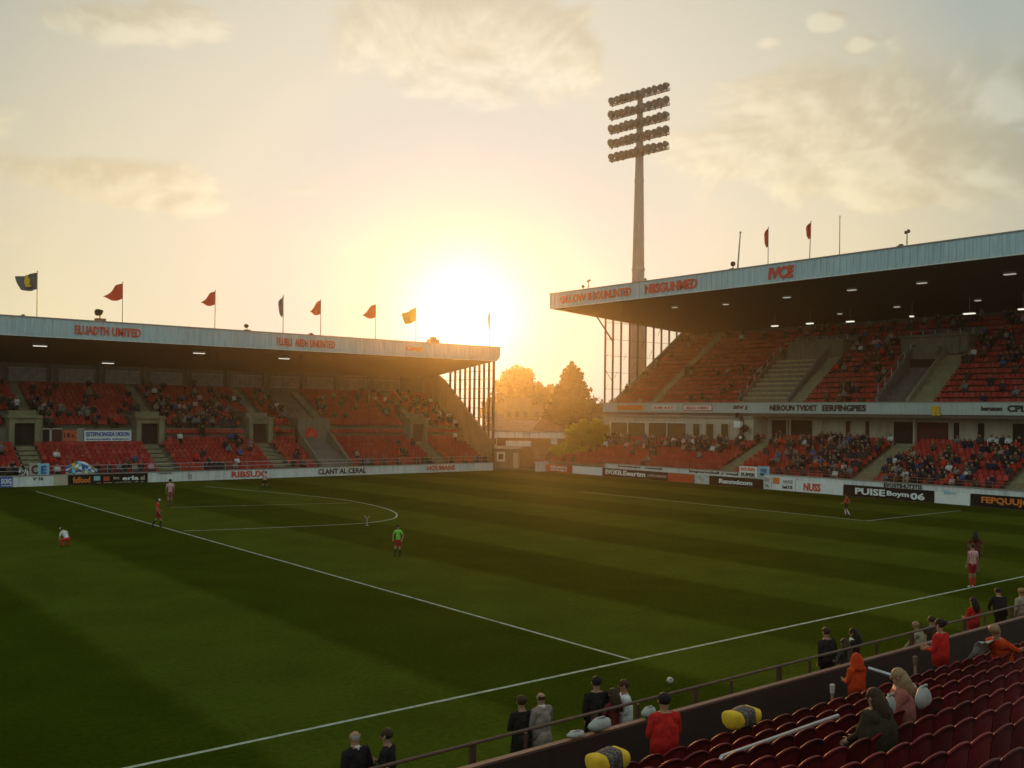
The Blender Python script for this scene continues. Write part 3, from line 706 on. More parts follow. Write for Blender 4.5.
ad_right(795.3, 843, WHITE, 'white board with bold red letters', [('NUSS', .36, .5, .36, .7, RED)], z1=1.05)
ad_right(843.3, 934, BLACK, 'black board with big white letters behind the red player', [('PUISE', .31, .5, .34, .6, WHITE), ('Boym', .62, .45, .24, .55, WHITE), ('06', .83, .42, .15, .6, WHITE)], z1=1.0)
ad_right(934.3, 970, WHITE, 'blank white board between the two black ones', [('Eivc', .45, 1.02, .35, .3, LBLUE)], z1=.95)
ad_right(970.3, 1034, BLACK, 'black board with orange-red letters', [('FEPQUUJG', .56, .5, .76, .66, ORANGE)], z1=1.0)
ad_right(739, 757, WHITE, 'white banner with orange and black words hung on the wall', [('GOUNAL', .5, .75, .85, .3, ORANGE), ('SUPER', .5, .25, .8, .32, DKTXT)], X=78.18, z0=.98, z1=2.05, name='banner', cat='banner', group=None)
ad_right(757.5, 769, LBLUE, 'light blue banner beside the orange-lettered one', [('VIE', .5, .6, .6, .35, BLUE), ('ne', .4, .25, .4, .25, DKTXT)], X=78.18, z0=1.1, z1=2.15, name='banner', cat='banner', group=None)
RL = MB(); yy = 28.
while yy < 92.3: RL.tube([(78.45, yy, 1.1 if yy > 80 else 1.4), (78.45, yy, 1.95)], .028, 6); yy += 2.1
for zz in (1.72, 1.95): RL.tube([(78.45, 27.5, zz), (78.45, 92.4, zz)], .024, 6)
tag(RL.build('guard_rail', mat('red_brown_steel', (.28, .10, .07), .55, .2, 3)), 'reddish thin rail on the wall behind the goal line boards', 'railing')

# ================================================================ FLOODLIGHT MAST
mb_ = gp(638, 470, 0.0)
MD = 135.0
base = at(636.5, 420, MD); base.z = 0
FM = thing('floodlight_mast', 'tall tapering floodlight mast with five banks of lamps behind the two-tier stand', 'floodlight', base)
topz = at(643, 88, MD).z
d = MB(); d.tube([(0, 0, -.02), (0, 0, 14), (0, 0, 34), (0, 0, topz - 9.6), (0, 0, topz - .4)], [1.25, 1.1, .72, .55, .34], 14); d.build('pole', MASTM, FM, True, local=True)
for zz in (14, 27, topz - 13): d = MB(); d.tube([(0, 0, zz), (0, 0, zz + .25)], [1.2 if zz < 15 else .95 if zz < 30 else .68]*2, 14); d.build('flange', MASTM, FM, local=True)
hx = Vector((math.cos(R(-30)), math.sin(R(-30)), 0))     # banks turned towards the pitch centre
hy = Vector((-hx.y, hx.x, 0)); hx2 = (RV*0.707 - DV*0.707).normalized(); hn = Vector((hx2.y, -hx2.x, 0))
hn = hn if hn.dot(DV) < 0 else -hn
W2 = 5.0
rows = [topz - .9 - k*1.98 for k in range(5)]
LAMPF = mat('lamp_housing', (.15, .135, .12), .45, .3, 3)
for rz_ in rows:
    d = MB()
    for off in (0, .55):
        a, c = hx2*-W2 + hn*off, hx2*W2 + hn*off
        d.tube([(a.x, a.y, rz_ - .55), (c.x, c.y, rz_ - .55)], .075, 6); 
    a, c = hx2*-W2, hx2*W2; d.tube([(a.x, a.y, rz_ - .25), (c.x, c.y, rz_ - .25)], .05, 6)
    for k in range(12):
        q = hx2*(-W2 + 2*W2*k/11); e = q + hn*.55
        d.tube([(q.x, q.y, rz_ - .55), (e.x, e.y, rz_ - .55)], .045, 5); d.tube([(q.x, q.y, rz_ - .55), (q.x, q.y, rz_ - .2)], .045, 5)
    for k in range(24):
        q = hx2*(-W2 + 2*W2*k/23) + hn*.5; d.tube([(q.x, q.y, rz_ - .6), (q.x, q.y, rz_ + random.uniform(-.3, .5))], .04, 4)
    d.build('lamp_rack', MASTM, FM, local=True)
lamp_me = None
for ri, rz_ in enumerate(rows):
    for k in range(11):
        q = hx2*(-W2 + .3 + (2*W2 - .6)*k/10) + hn*.25
        if lamp_me is None:
            m = MB(); m.tube([(0, -.26, .12), (0, -.1, .1), (0, .1, .02), (0, .24, -.05), (0, .27, -.06)], [.12, .22, .31, .34, .30], 10)
            m.box((-.05, -.05, -.55), (.05, .05, 0)); lamp_me = m.mesh('lamp', LAMPF, True)
        o = bpy.data.objects.new('lamp', lamp_me); COL.objects.link(o); o.parent = FM
        o.location = (q.x, q.y, rz_ + .05); o.rotation_euler = (R(random.uniform(-8, 18)), 0, math.atan2(hn.y, hn.x) - R(90) + R(random.uniform(-22, 22)))
        o.scale = [random.uniform(1.3, 1.7)]*3
    for k in range(9):                                  # a second, lower line of lamps on the back rail
        q = hx2*(-W2 + .75 + (2*W2 - 1.5)*k/8) + hn*.75
        o = bpy.data.objects.new('lamp', lamp_me); COL.objects.link(o); o.parent = FM; o.location = (q.x, q.y, rz_ - .42)
        o.rotation_euler = (R(random.uniform(0, 25)), 0, math.atan2(hn.y, hn.x) - R(90) + R(random.uniform(-30, 30))); o.scale = [random.uniform(.8, 1.2)]*3

# ================================================================ FLAGS AND ROOF FITTINGS
POLEM = mat('flagpole_paint', (.38, .34, .28), .45, .1, 3)
FLR = mat('red_flag_cloth', (.60, .09, .035), .8, .15, 2, .2, 12, transl=.35)
FLY = mat('mustard_flag_cloth', (.55, .40, .05), .8, .2, 2, .2, 12, transl=.35)
FLG = mat('slate_flag_cloth', (.10, .115, .12), .8, .2, 2, .2, 12, transl=.15)
FLB = mat('grey_blue_flag_cloth', (.22, .25, .30), .8, .2, 2, .2, 12, transl=.3)
def flagpole(P, ztop, label, kind, m_, s, r=.045, tilt=0.0, group='flags along the stand roofs', wdir=None):
    t = thing('flagpole', label, 'flag', P, 0, group)
    H = ztop - P.z; tv = RV*tilt
    d = MB(); d.tube([(0, 0, -.15), (tv.x*.5, tv.y*.5, H*.5), (tv.x, tv.y, H)], [r*1.2, r, r*.8], 7); d.ball((tv.x, tv.y, H + .05), r*1.6, 7, 5); d.build('pole', POLEM, t, local=True)
    d = MB(); d.tube([(0, 0, -.15), (0, 0, .12)], [r*2.4, r*1.8], 8); d.build('foot_plate', STEEL, t, local=True)
    if not kind: return t
    w = wdir or (-RV*.95 + DV*.3).normalized(); nn = Vector((-w.y, w.x, 0))
    d = MB(); ni, nj = 15, 9; L_, Hf, droop = s
    g = []
    for i in range(ni):
        f = i/(ni - 1); row = []
        for j in range(nj):
            h = j/(nj - 1)
            if kind == 'pennant':                       # wide at the pole, tip blown out low
                top = -.05 - f*f*Hf*.55 - f*.12*Hf; bot = -Hf + f*Hf*.04 - .12*Hf*math.sin(f*3)
                z = top + (bot - top)*h if f < .999 else (top + bot)/2
                if f > .6: z = (top + bot)/2 + (z - (top + bot)/2)*max(0.03, (1 - f)/.4*.9 + .1)
            elif kind == 'banner': z = -.05 - h*Hf - f*droop - .10*Hf*math.sin(f*4 + .4)*f + (.18*Hf*f*f*(1 - h) if droop > 0 else 0)*-1
            else: z = -.05 - h*Hf - f*droop
            a = f*L_*(1 - (.25*h if kind == 'banner' else 0)*f)
            if kind == 'limp': a = f*L_*(.35 + .65*math.sin(math.pi*min(1, h*1.1))**.6 + .1*math.sin(h*9))
            b_ = .12*L_*math.sin(f*7 + h*2.2)*min(1, f*2)
            if kind == 'limp': b_ = .5*L_*math.sin(f*9 + h*1.5)*min(1, f*3)
            row.append(w*a + nn*b_ + Vector((tv.x, tv.y, H + z)))
        g.append(row)
    d.sheet(g, .012); fl = d.build('flag', m_, t, True, local=True)
    if label.startswith('large'):
        for sgn in (1, -1):
            e = MB(); c = w*L_*.48 + Vector((0, 0, H - Hf*.55)); e.ball((0, 0, 0), (.38, .05, .42), 9, 6); e.ball((.1, 0, .42), (.2, .05, .2), 8, 5); e.ball((-.12, 0, -.4), (.42, .04, .12), 8, 5)
            if sgn > 0: o = e.build('emblem', YEL, fl, True, local=True); o.location = c + nn*.02; o.rotation_euler = (0, 0, math.atan2(w.y, w.x))
    return t
for ub, vb, vt, lab, kind, m_, s in (
    (37, 318, 272, 'large dark flag with yellow emblem at the end of the long roof', 'banner', FLG, (2.35, 1.5, .15)),
    (122.5, 322, 283, 'red pennant on a roof pole right above the first red lettering', 'pennant', FLR, (2.1, 1.5, .3)),
    (215, 328, 291, 'red pennant alone on a roof pole between two letterings', 'pennant', FLR, (1.6, 1.35, .3)),
    (283, 332.5, 296, 'limp grey-blue flag above the second lettering of the long roof', 'limp', FLB, (.55, 1.9, .3)),
    (320.5, 335, 300, 'orange-red pennant next to the limp grey-blue flag', 'pennant', FLR, (1.25, 1.5, .4)),
    (375.5, 339, 304, 'orange-red pennant beside the yellow flag', 'pennant', FLR, (1.6, 1.5, .5)),
    (415.5, 341, 307, 'mustard yellow flag nearest the sun on the long roof', 'banner', FLY, (1.75, 1.55, .55)),
    (489.5, 346.5, 312, 'pale furled flag on the last thin pole at the roof corner', 'limp', FLB, (.25, 2.0, .1))):
    P = ony(ub, vb, 95.6); P.z = 15.13 - .08*.8
    flagpole(P, ony(ub, vt, 95.6).z, lab, kind, m_, s)
for ub, vb, vt, lab, kind, m_, s, r, tl in (
    (768, 262, 228, 'furled red flag above the red letters IVCE', 'limp', FLR, (.4, 1.75, .1), .04, 0),
    (809.5, 257, 222, 'furled red flag between another red flag and a bare pole', 'limp', FLR, (.45, 1.45, .1), .04, .1),
    (839.5, 252, 217, 'bare thin flagpole on the two-tier stand roof', None, None, None, .045, 0),
    (737.5, 266, 233, 'thicker leaning bare pole next to a small roof lamp', None, None, None, .075, .25)):
    P = onx(ub, vb, 78.3); P.z = 21.38
    flagpole(P, onx(ub, vt, 78.3).z, lab, kind, m_, s, r, tl, wdir=(-RV*.97 + DV*.2).normalized())
def roof_gear(P, label, kind, s=1.0):
    t = thing('roof_lamp' if kind != 'aerial' else 'aerial', label, 'lamp' if kind != 'aerial' else 'aerial', P)
    if kind == 'lamp':
        d = MB(); d.tube([(0, 0, -.1), (0, 0, .7*s)], .07*s, 6); d.build('post', STEEL, t, local=True)
        d = MB(); d.box((-.45*s, -.3*s, -.05), (.5*s, .3*s, .38*s)); d.build('control_box', mat('rust_box', (.30, .13, .05), .7, .2, 3), t, local=True)
        d = MB(); d.tube([(-.35*s, -.2, .95*s), (0, 0, 1.0*s), (.3*s, .25, 1.15*s)], [.34*s, .3*s, .12*s], 9); d.build('lamp_head', BLACK, t, local=True)
    elif kind == 'aerial':
        d = MB(); d.tube([(0, 0, -.1), (0, 0, 1.6*s)], .04, 6)
        d.build('post', STEEL, t, local=True)
        d = MB()
        for k in range(5): d.tube([(-.3*s + .04*k, -.1, (.5 + .25*k)*s), (.3*s - .04*k, .12, (.55 + .25*k)*s)], .035, 5)
        d.ball((.2*s, 0, 1.5*s), .17*s, 7, 5); d.ball((-.22*s, 0, 1.35*s), .15*s, 7, 5); d.build('antenna', STEEL, t, local=True)
    else:
        d = MB(); d.box((-.5*s, -.3*s, -.05), (.5*s, .3*s, .4*s)); d.box((-.2*s, -.2*s, .4*s), (.25*s, .2*s, .62*s)); d.build('control_box', STEEL, t, local=True)
    return t
def lroof(u, v): P = ony(u, v, 95.4); P.z = 15.08; return P
def rroof(u, v): P = onx(u, v, 78.0); P.z = 21.4; return P
roof_gear(lroof(100, 320), 'rusty box and lamp on the roof edge above the first lettering', 'lamp', .95)
roof_gear(lroof(247, 330), 'small lamp on a box with a whip post on the long roof', 'lamp', .62)
roof_gear(lroof(311, 334), 'tiny box on the long roof beside the second lettering', 'box', .55)
roof_gear(lroof(433, 343), 'low flat box on the roof edge under the sun', 'box', 1.3)
roof_gear(lroof(23, 313), 'tiny box on the long roof beside the dark emblem flag', 'box', .45)
roof_gear(rroof(583, 291), 'squat lamp near the corner end of the two-tier roof', 'lamp', .55)
roof_gear(rroof(588.5, 290), 'short pale aerial near the corner end of the two-tier roof', 'aerial', .8)
roof_gear(rroof(733, 267), 'small lamp at the foot of the leaning bare pole', 'lamp', .75)
roof_gear(rroof(901, 243), 'dark box beside the bushy aerial on the two-tier roof', 'box', .7)
roof_gear(rroof(907, 243), 'bushy aerial standing on the two-tier roof', 'aerial', 1.0)
roof_gear(at(647, 277, 90) if False else rroof(645, 281), 'small lamp before the mast on the two-tier roof', 'lamp', .4)

# ================================================================ BEYOND THE CORNER
BRZ = TH - R(90)                                        # local x across the view, local y away
BARK = mat('bark', (.10, .07, .05), .9, .3, 3)
def leafmat(n, c): return mat(n, c, .8, .35, .6, transl=.3)
def tree(name, label, P, H, Wd, m_, shape, nleaf=5200, leaf=.42, seed=1, base_h=.12, group='trees beyond the stands'):
    rnd = random.Random(seed)
    t = thing(name, label, 'tree', P, 0, group)
    d = MB(); d.tube([(0, 0, -.1), (.05, 0, H*.3), (0, .1, H*.9)], [Wd*.035 + .12, Wd*.025 + .08, .04], 8)
    for k in range(9):
        a = k*2.4; h = H*(.25 + .06*k); r = Wd*.32*(1 - .07*k)
        d.tube([(0, 0, h), (math.cos(a)*r*.5, math.sin(a)*r*.5, h + r*.25), (math.cos(a)*r, math.sin(a)*r, h + r*.4)], [.12, .08, .03], 5)
    d.build('trunk', BARK, t, True, local=True)
    d = MB()
    if shape == 'conifer':
        centres = []
        nl = 24
        for l in range(nl):
            f = l/(nl - 1); z = H*(base_h + (1 - base_h)*f); r = Wd*.5*(1 - f)**.68*rnd.uniform(.75, 1.15) + .12
            nb = max(4, int(13*(1 - f) + 3))
            for k in range(nb):
                a = 2*math.pi*(k + rnd.random()*.6)/nb; rr = r*rnd.uniform(.72, 1.08)
                for q in range(5): centres.append((math.cos(a)*rr*(q + .6)/5.2, math.sin(a)*rr*(q + .6)/5.2, z - .12*rr*(q/4)**1.5 + (.25 if q == 4 else 0), .26 + .10*r*(1 - abs(q - 2)/4)))
    else:
        centres = []
        for k in range(70 if shape != 'bush' else 60):
            while True:
                x, y, z = rnd.uniform(-1, 1), rnd.uniform(-1, 1), rnd.uniform(-1, 1)
                if x*x + y*y + z*z < 1 and x*x + y*y + z*z > .10: break
            sq = 1.0 if shape != 'dome' else (1 - .25*max(0, z))
            centres.append((x*Wd*.42*sq, y*Wd*.42*sq, H*(base_h + (1 - base_h)*.5*(1 + z*.86)), Wd*rnd.uniform(.07, .15)))
    per = max(4, nleaf//len(centres))
    for cx, cy, cz, cr in centres:
        for _ in range(per):
            v = Vector((rnd.gauss(0, 1), rnd.gauss(0, 1), rnd.gauss(0, .8))).normalized()*cr*rnd.random()**.4
            s = leaf*rnd.uniform(.5, 1.25); n1 = Vector((rnd.gauss(0, 1), rnd.gauss(0, 1), rnd.gauss(0, 1))).normalized()
            a = n1.orthogonal().normalized()*s*.5; b_ = n1.cross(a)*rnd.uniform(.5, .9); c = Vector((cx, cy, cz)) + v
            d.add([c - a, c - b_, c + a, c + b_], [(0, 1, 2, 3)])
    d.build('crown', m_, t, local=True)
    return t
def gat(u, D): p = at(u, 430, D); return Vector((p.x, p.y, 0))
def ztop(v, u, D): return at(u, v, D).z
CONIF = leafmat('conifer_needles', (.035, .042, .014)); DKLEAF = leafmat('dark_leaves', (.045, .05, .016)); FARLEAF = leafmat('hazed_leaves', (.12, .10, .045)); YGLEAF = mat('yellow_green_leaves', (.32, .30, .02), .8, .4, .9, transl=.5)  # far leaves lightened, distance haze put into their colour
tree('conifer', 'dark cone-shaped conifer beyond the corner of the pitch', gat(571, 205), ztop(364, 572, 205), 16.2, CONIF, 'conifer', 26000, .72, 2, base_h=.16)
tree('broadleaf_tree', 'broad dark rounded tree in front of the conifer', gat(573, 195), ztop(391, 572, 195), 15.2, DKLEAF, 'dome', 15000, .7, 3, base_h=.05)
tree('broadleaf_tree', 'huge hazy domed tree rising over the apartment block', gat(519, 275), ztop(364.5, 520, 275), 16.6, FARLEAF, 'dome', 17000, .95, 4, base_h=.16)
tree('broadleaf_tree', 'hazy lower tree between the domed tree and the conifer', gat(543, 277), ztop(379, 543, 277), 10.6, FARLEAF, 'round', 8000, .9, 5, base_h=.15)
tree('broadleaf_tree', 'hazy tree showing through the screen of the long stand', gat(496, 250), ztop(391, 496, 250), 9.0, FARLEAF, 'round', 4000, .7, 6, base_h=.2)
for k, (u, v, w) in enumerate(((600, 402, 8), (613, 397, 7), (627, 394, 7.5), (642, 399, 8))):
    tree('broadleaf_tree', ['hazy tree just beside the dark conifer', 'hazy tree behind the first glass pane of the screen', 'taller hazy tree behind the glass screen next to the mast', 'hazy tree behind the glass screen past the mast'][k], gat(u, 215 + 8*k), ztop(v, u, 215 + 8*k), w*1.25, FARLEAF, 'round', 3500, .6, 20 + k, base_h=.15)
HP = gat(588, 126)
tree('bush', 'bright yellow-green bush at the open end of the terrace', gat(590, 121), ztop(418, 590, 121), 6.6, YGLEAF, 'bush', 14000, .38, 8, base_h=.02, group=None)
tree('bush', 'smaller yellow-green bush sloping down to the terrace steps', gat(571, 122.5), ztop(441, 571, 122.5), 6.4, YGLEAF, 'bush', 11000, .34, 9, base_h=.02, group=None)
# clubhouse
CH = thing('clubhouse', 'low clubhouse with hipped tiled roof and white fascia beyond the corner', 'building', gat(527, 150), BRZ)
S = 150/F
def cx(u): return (u - 527)*S
def cz(v): return 7 - (v - 413.6)*S
TILE = mat('brown_tiles', (.20, .11, .08), .85, .25, 1.2, .3, 8); BRK = mat('brown_brick', (.22, .11, .06), .9, .2, 2, .2, 14)
x0, x1, ze, zr = cx(474), cx(566), cz(431.5), cz(418.5)
d = MB(); d.box((x0 + .4, 0, -.02), (x1 - .3, 8, cz(438))); W_ = d.build('wall', BRK, CH, local=True)
d = MB(); d.box((x0, -.5, cz(438)), (x1, 8.4, ze)); d.build('fascia', WHITEW, CH, local=True)
d = MB(); xa, xb = cx(497), cx(541)
d.add([(x0 - .2, -.7, ze), (x1 + .2, -.7, ze), (x1 + .2, 8.6, ze), (x0 - .2, 8.6, ze), (xa, 4, zr - .3), (xb, 4, zr - .3)], [(0, 1, 5, 4), (1, 2, 5), (2, 3, 4, 5), (3, 0, 4), (3, 2, 1, 0)])
rf = d.build('roof', TILE, CH, local=True)
d = MB(); xg = cx(541); d.add([(xg - 1.5, -.2, ze + .01), (xg + 4.6, -.2, ze + .01), (xg, -.2, zr + .2), (xg - 1.5, 4.5, ze + .01), (xg + 4.6, 4.5, ze + .01), (xg, 4.5, zr + .2)], [(0, 1, 2), (3, 5, 4), (0, 2, 5, 3), (1, 4, 5, 2)])
d.build('gable', TILE, rf, local=True)
d = MB(); d.box((cx(506), -.12, cz(446.5)), (cx(531), -.002, cz(441))); sb = d.build('sign_board', WHITEW, CH, local=True)
d = MB(); d.box((cx(551), -.1, cz(444)), (cx(557.5), -.002, cz(437.9))); d.build('window', WHITEW, CH, local=True)
d = MB(); d.box((cx(488), -.1, cz(446)), (cx(497), -.002, cz(437.5))); d.build('wall_panel', WHITEW, CH, local=True)
d = MB(); d.box((cx(491.5), -.16, cz(445)), (cx(496.5), -.102, cz(439))); d.build('door', BRK, CH, local=True)
d = MB(); d.box((cx(529), -.62, cz(438)), (cx(529.6), -.55, cz(432))); d.build('downpipe', TRIM, CH, local=True)
# shed, gate and low wall in the corner
SH = thing('shed', 'pale boarded shed with a square window in the pitch corner', 'shed', gat(505, 124), BRZ)
S2 = 124/F
def sx(u): return (u - 505)*S2
def sz(v): return 7 - (v - 413.4)*S2
d = MB(); d.box((sx(488), 0, -.02), (sx(520.5), 4, sz(450)))
for k in range(22): d.box((sx(490.5) + k*.175, -.03, .02), (sx(490.5) + k*.175 + .09, -.002, sz(450.5)))
d.build('wall', CONCL, SH, local=True)
d = MB(); d.prism([(-.4, sz(450) + .002), (-.4, sz(448.6)), (4.3, sz(447)), (4.3, sz(450) + .002)], 'x', sx(486), sx(522)); d.build('roof', CONCD, SH, local=True)
d = MB(); d.box((sx(497), -.08, sz(461.5)), (sx(505.5), -.031, sz(452))); w_ = d.build('window', WHITEW, SH, local=True)
d = MB(); d.box((sx(499), -.11, sz(459.5)), (sx(503.5), -.081, sz(454))); d.build('pane', GLASSD, w_, local=True)
d = MB(); d.box((sx(513.5), -.1, 0), (sx(518.5), -.031, sz(453))); d.build('door', CREAM, SH, local=True)
GT = thing('gate', 'dark brown double gate between the shed and the low white wall', 'gate', gat(528, 123.5), BRZ)
d = MB(); q = 123.5/F
for k in range(11): d.box((-7.6*q + k*1.36*q, 0, .05), (-7.6*q + k*1.36*q + 1.25*q, .06, 2.4 + .35*math.sin(k*.33)))
d.build('gate_leaf', mat('brown_timber', (.12, .06, .03), .85, .3, 2), GT, local=True)
for sx_ in (-8.2, 7.6): d = MB(); d.box((sx_*q, -.05, -.02), ((sx_ + .7)*q, .12, 2.75)); d.build('gate_post', CONC, GT, local=True)
d = MB(); d.tube([(7.9*q, 0, 2.6), (10*q, -.2, 2.0), (11.5*q, -.3, 1.2)], .05, 6); d.build('stay', TRIM, GT, local=True)
LW = MB(); a, c = gp(535.5, 471.5), gp(546.5, 471)
LW.box((a.x, a.y - .3, -.02), (c.x, a.y, 1.05)); LW.box((a.x - .1, a.y - .4, 1.051), (c.x + .1, a.y + .1, 1.15))
tag(LW.build('low_wall', WHITEW), 'short low white wall between the brown gate and the orange-red board', 'wall')
# apartment block, warm haze put into its wall colour
AB = thing('apartment_block', 'hazy apartment block with rows of windows below the domed tree', 'building', gat(515, 203), BRZ)
S3 = 203/F
for u0, u1, vt in ((482, 504, 404), (504.2, 532, 399), (532.2, 550, 406)):
    z1 = 7 - (vt - 413.5)*S3
    d = MB(); d.box(((u0 - 515)*S3, 0, -.02), ((u1 - 515)*S3, 9, z1)); d.box(((u0 - 515)*S3 - .12, -.2, z1 + .001), ((u1 - 515)*S3 - .02, 9.2, z1 + .3)); w_ = d.build('wall', mat('haze_brown_render', (.25, .17, .10), .9, .15, .5), AB, local=True)
    zz = 1.2
    while zz < z1 - 1.6:
        x = (u0 - 515)*S3 + .5
        while x < (u1 - 515)*S3 - 1.1:
            d = MB(); d.box((x, -.06, zz), (x + .85, -.002, zz + 1.2)); d.build('window', mat('dull_pane', (.16, .11, .07), .4, .2, 1), w_, local=True); x += 1.75
        zz += 2.5
for k, (u, wpx, D, vt) in enumerate(((556, 14, 205, 411), (598, 12, 190, 414), (494, 16, 190, 415))):
    s_ = D/F; P = gat(u, D); z1 = 7 - (vt - 413.6)*s_; w = wpx*s_/2
    t = thing('house', ['small hazy house left of the dark rounded tree', 'small hazy house just past the dark rounded tree', 'small hazy house behind the clubhouse roof'][k], 'house', P, BRZ)
    d = MB(); d.box((-w, 0, -.02), (w, 6, z1 - 1.5)); d.build('wall', CREAM, t, local=True)
    d = MB(); d.prism([(-.4, z1 - 1.5), (3, z1), (6.4, z1 - 1.5)], 'x', -w - .3, w + .3); d.build('roof', TILE, t, local=True)
    d = MB(); d.box((-w*.5, -.05, 1.2), (w*.2, -.002, 2.6)); d.build('window', GLASSD, t, local=True)

# ================================================================ NEAR STAND (the one the camera is in)
NS = thing('grandstand', 'near stand of dark stepped concrete below the maroon seats', 'stand', (18, 6, 0))
rowsN = [(9.3 - .72*k, 1.50 + .222*k) for k in range(14)]   # y of the seat backs, height of the step
XN0, XN1 = 1.0, 36.0
mb = MB()
poly = [(10.98, -.02), (10.98, 1.25), (9.85, 1.25)]
for y_, z_ in rowsN: poly += [(y_ + .50, z_ - .0), (y_ - .22, z_)]
poly2 = [(10.98, -.02), (10.98, 1.25), (9.8, 1.25)]
for y_, z_ in rowsN: poly2 += [(poly2[-1][0], z_), (y_ - .22, z_)]
poly2 += [(poly2[-1][0], -.02)]
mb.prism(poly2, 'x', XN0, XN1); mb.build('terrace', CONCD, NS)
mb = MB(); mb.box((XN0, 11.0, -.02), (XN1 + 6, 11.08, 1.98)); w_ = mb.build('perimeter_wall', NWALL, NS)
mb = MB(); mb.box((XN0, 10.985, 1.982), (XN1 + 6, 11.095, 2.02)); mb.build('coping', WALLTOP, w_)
GR = thing('guard_rail', 'dark double rail with square posts along the pitch side of the near wall', 'railing', (18, 13, 0))
RAILM = mat('weathered_rail', (.12, .06, .04), .45, .3, 5, metal=.3)
mb = MB(); mb.tube([(XN0, 13.0, 1.50), (XN1 + 6, 13.0, 1.50)], .032, 8); mb.build('top_rail', RAILM, GR)
for zz in (1.12, .7):
    mb = MB(); mb.tube([(XN0, 13.0, zz), (XN1 + 6, 13.0, zz)], .025, 6); mb.build('lower_rail', GSTEEL, GR)
x = XN0 + .3; k = 0
while x < XN1 + 6:
    mb = MB()
    if k % 2: mb.box((x - .025, 12.975, 0), (x + .025, 13.025, 1.455))
    else: mb.box((x - .05, 12.96, 0), (x + .05, 13.04, 1.47))
    mb.build('post', RAILM, GR); x += 1.15 + .5*(k % 2); k += 1
# ordinals
ORD = ['zeroth', 'first', 'second', 'third', 'fourth', 'fifth', 'sixth', 'seventh', 'eighth', 'ninth', 'tenth', 'eleventh', 'twelfth', 'thirteenth', 'fourteenth', 'fifteenth', 'sixteenth', 'seventeenth', 'eighteenth', 'nineteenth', 'twentieth']
TENS = {20: 'twenty', 30: 'thirty', 40: 'forty', 50: 'fifty', 60: 'sixty', 70: 'seventy', 80: 'eighty', 90: 'ninety'}
def ordn(n):
    if n <= 20: return ORD[n]
    if n >= 100: return 'hundred-and-' + ordn(n - 100) if n > 100 else 'hundredth'
    t, u = n//10*10, n % 10
    return TENS[t] + '-' + ORD[u] if u else TENS[t][:-1] + 'ieth'
# maroon seat: rounded back shell, tip-up pan, bracket (local +y faces the pitch)
nt = SEATN.node_tree; oi = nt.nodes.new('ShaderNodeObjectInfo'); mr_ = nt.nodes.new('ShaderNodeMapRange'); mr_.inputs[3].default_value = .65; mr_.inputs[4].default_value = 1.5
nt.links.new(oi.outputs['Random'], mr_.inputs[0]); bs = nt.nodes['Principled BSDF'].inputs['Base Color']; src = bs.links[0].from_socket
vmul = nt.nodes.new('ShaderNodeVectorMath'); vmul.operation = 'SCALE'; nt.links.new(src, vmul.inputs[0]); nt.links.new(mr_.outputs[0], vmul.inputs['Scale']); nt.links.new(vmul.outputs[0], bs)
def seat_proto():
    t = thing('stadium_seat', 'maroon seat', 'seat', (0, 0, 0), 0, 'maroon seats of the near stand')
    d = MB(); n = 13; w = .247; g = []
    prof = []
    for i in range(n):
        f = -1 + 2*i/(n - 1); col = []
        top = .36 + .44*(1 - abs(f)**2.3*.20)            # arched top edge
        for j in range(7):
            h = .30 + (top - .30)*j/6
            col.append((w*f, .01 - .10*(h - .3) + .035*f*f - .02*(j == 6), h))
        g.append(col)
    d.sheet(g, .028); 
    rim = [(c[-1][0], c[-1][1] - .008, c[-1][2]) for c in g]; d.tube(rim, .016, 6)
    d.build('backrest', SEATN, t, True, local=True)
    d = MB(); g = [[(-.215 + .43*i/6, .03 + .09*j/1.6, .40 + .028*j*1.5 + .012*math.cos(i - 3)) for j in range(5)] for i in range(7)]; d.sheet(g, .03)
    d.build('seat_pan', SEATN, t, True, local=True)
    d = MB(); d.box((-.16, -.01, .02), (-.12, .05, .42)); d.box((.12, -.01, .02), (.16, .05, .42)); d.box((-.2, -.005, .0), (.2, .055, .022)); d.build('bracket', SEATB, t, local=True)
    return t
proto = None; SEATPOS = {}
def pix(P):
    v = Vector(P) - EYE; D = v.dot(DV); a, b_ = F*v.dot(RV)/D, -F*v.z/D
    return 512 + math.cos(ROLL)*a - math.sin(ROLL)*b_, Y0 + math.sin(ROLL)*a + math.cos(ROLL)*b_, D
GAPS = []                                               # places left free for people standing in a row
for r_i, (y_, z_) in enumerate(rowsN):
    x = 4.0 + (r_i % 2)*.09; cnt = 0; seen = 0
    while x < 34:
        if y_ > .8:
            u, v, D = pix((x, y_, z_ + .8))
            if D > 1.5 and -8 < u < 1040 and v < 782:
                seen += 1
                lab = 'maroon seat in the %s row behind the wall, %s seat up from the bottom edge' % (ordn(r_i + 1), ordn(seen))
                if proto is None: proto = seat_proto(); o = proto; o.location = (x, y_, z_); o['label'] = lab
                else: o = copy_thing(proto, (x, y_, z_), R(random.uniform(-1.5, 1.5)), lab)
                SEATPOS[(r_i, seen)] = o
        x += .5
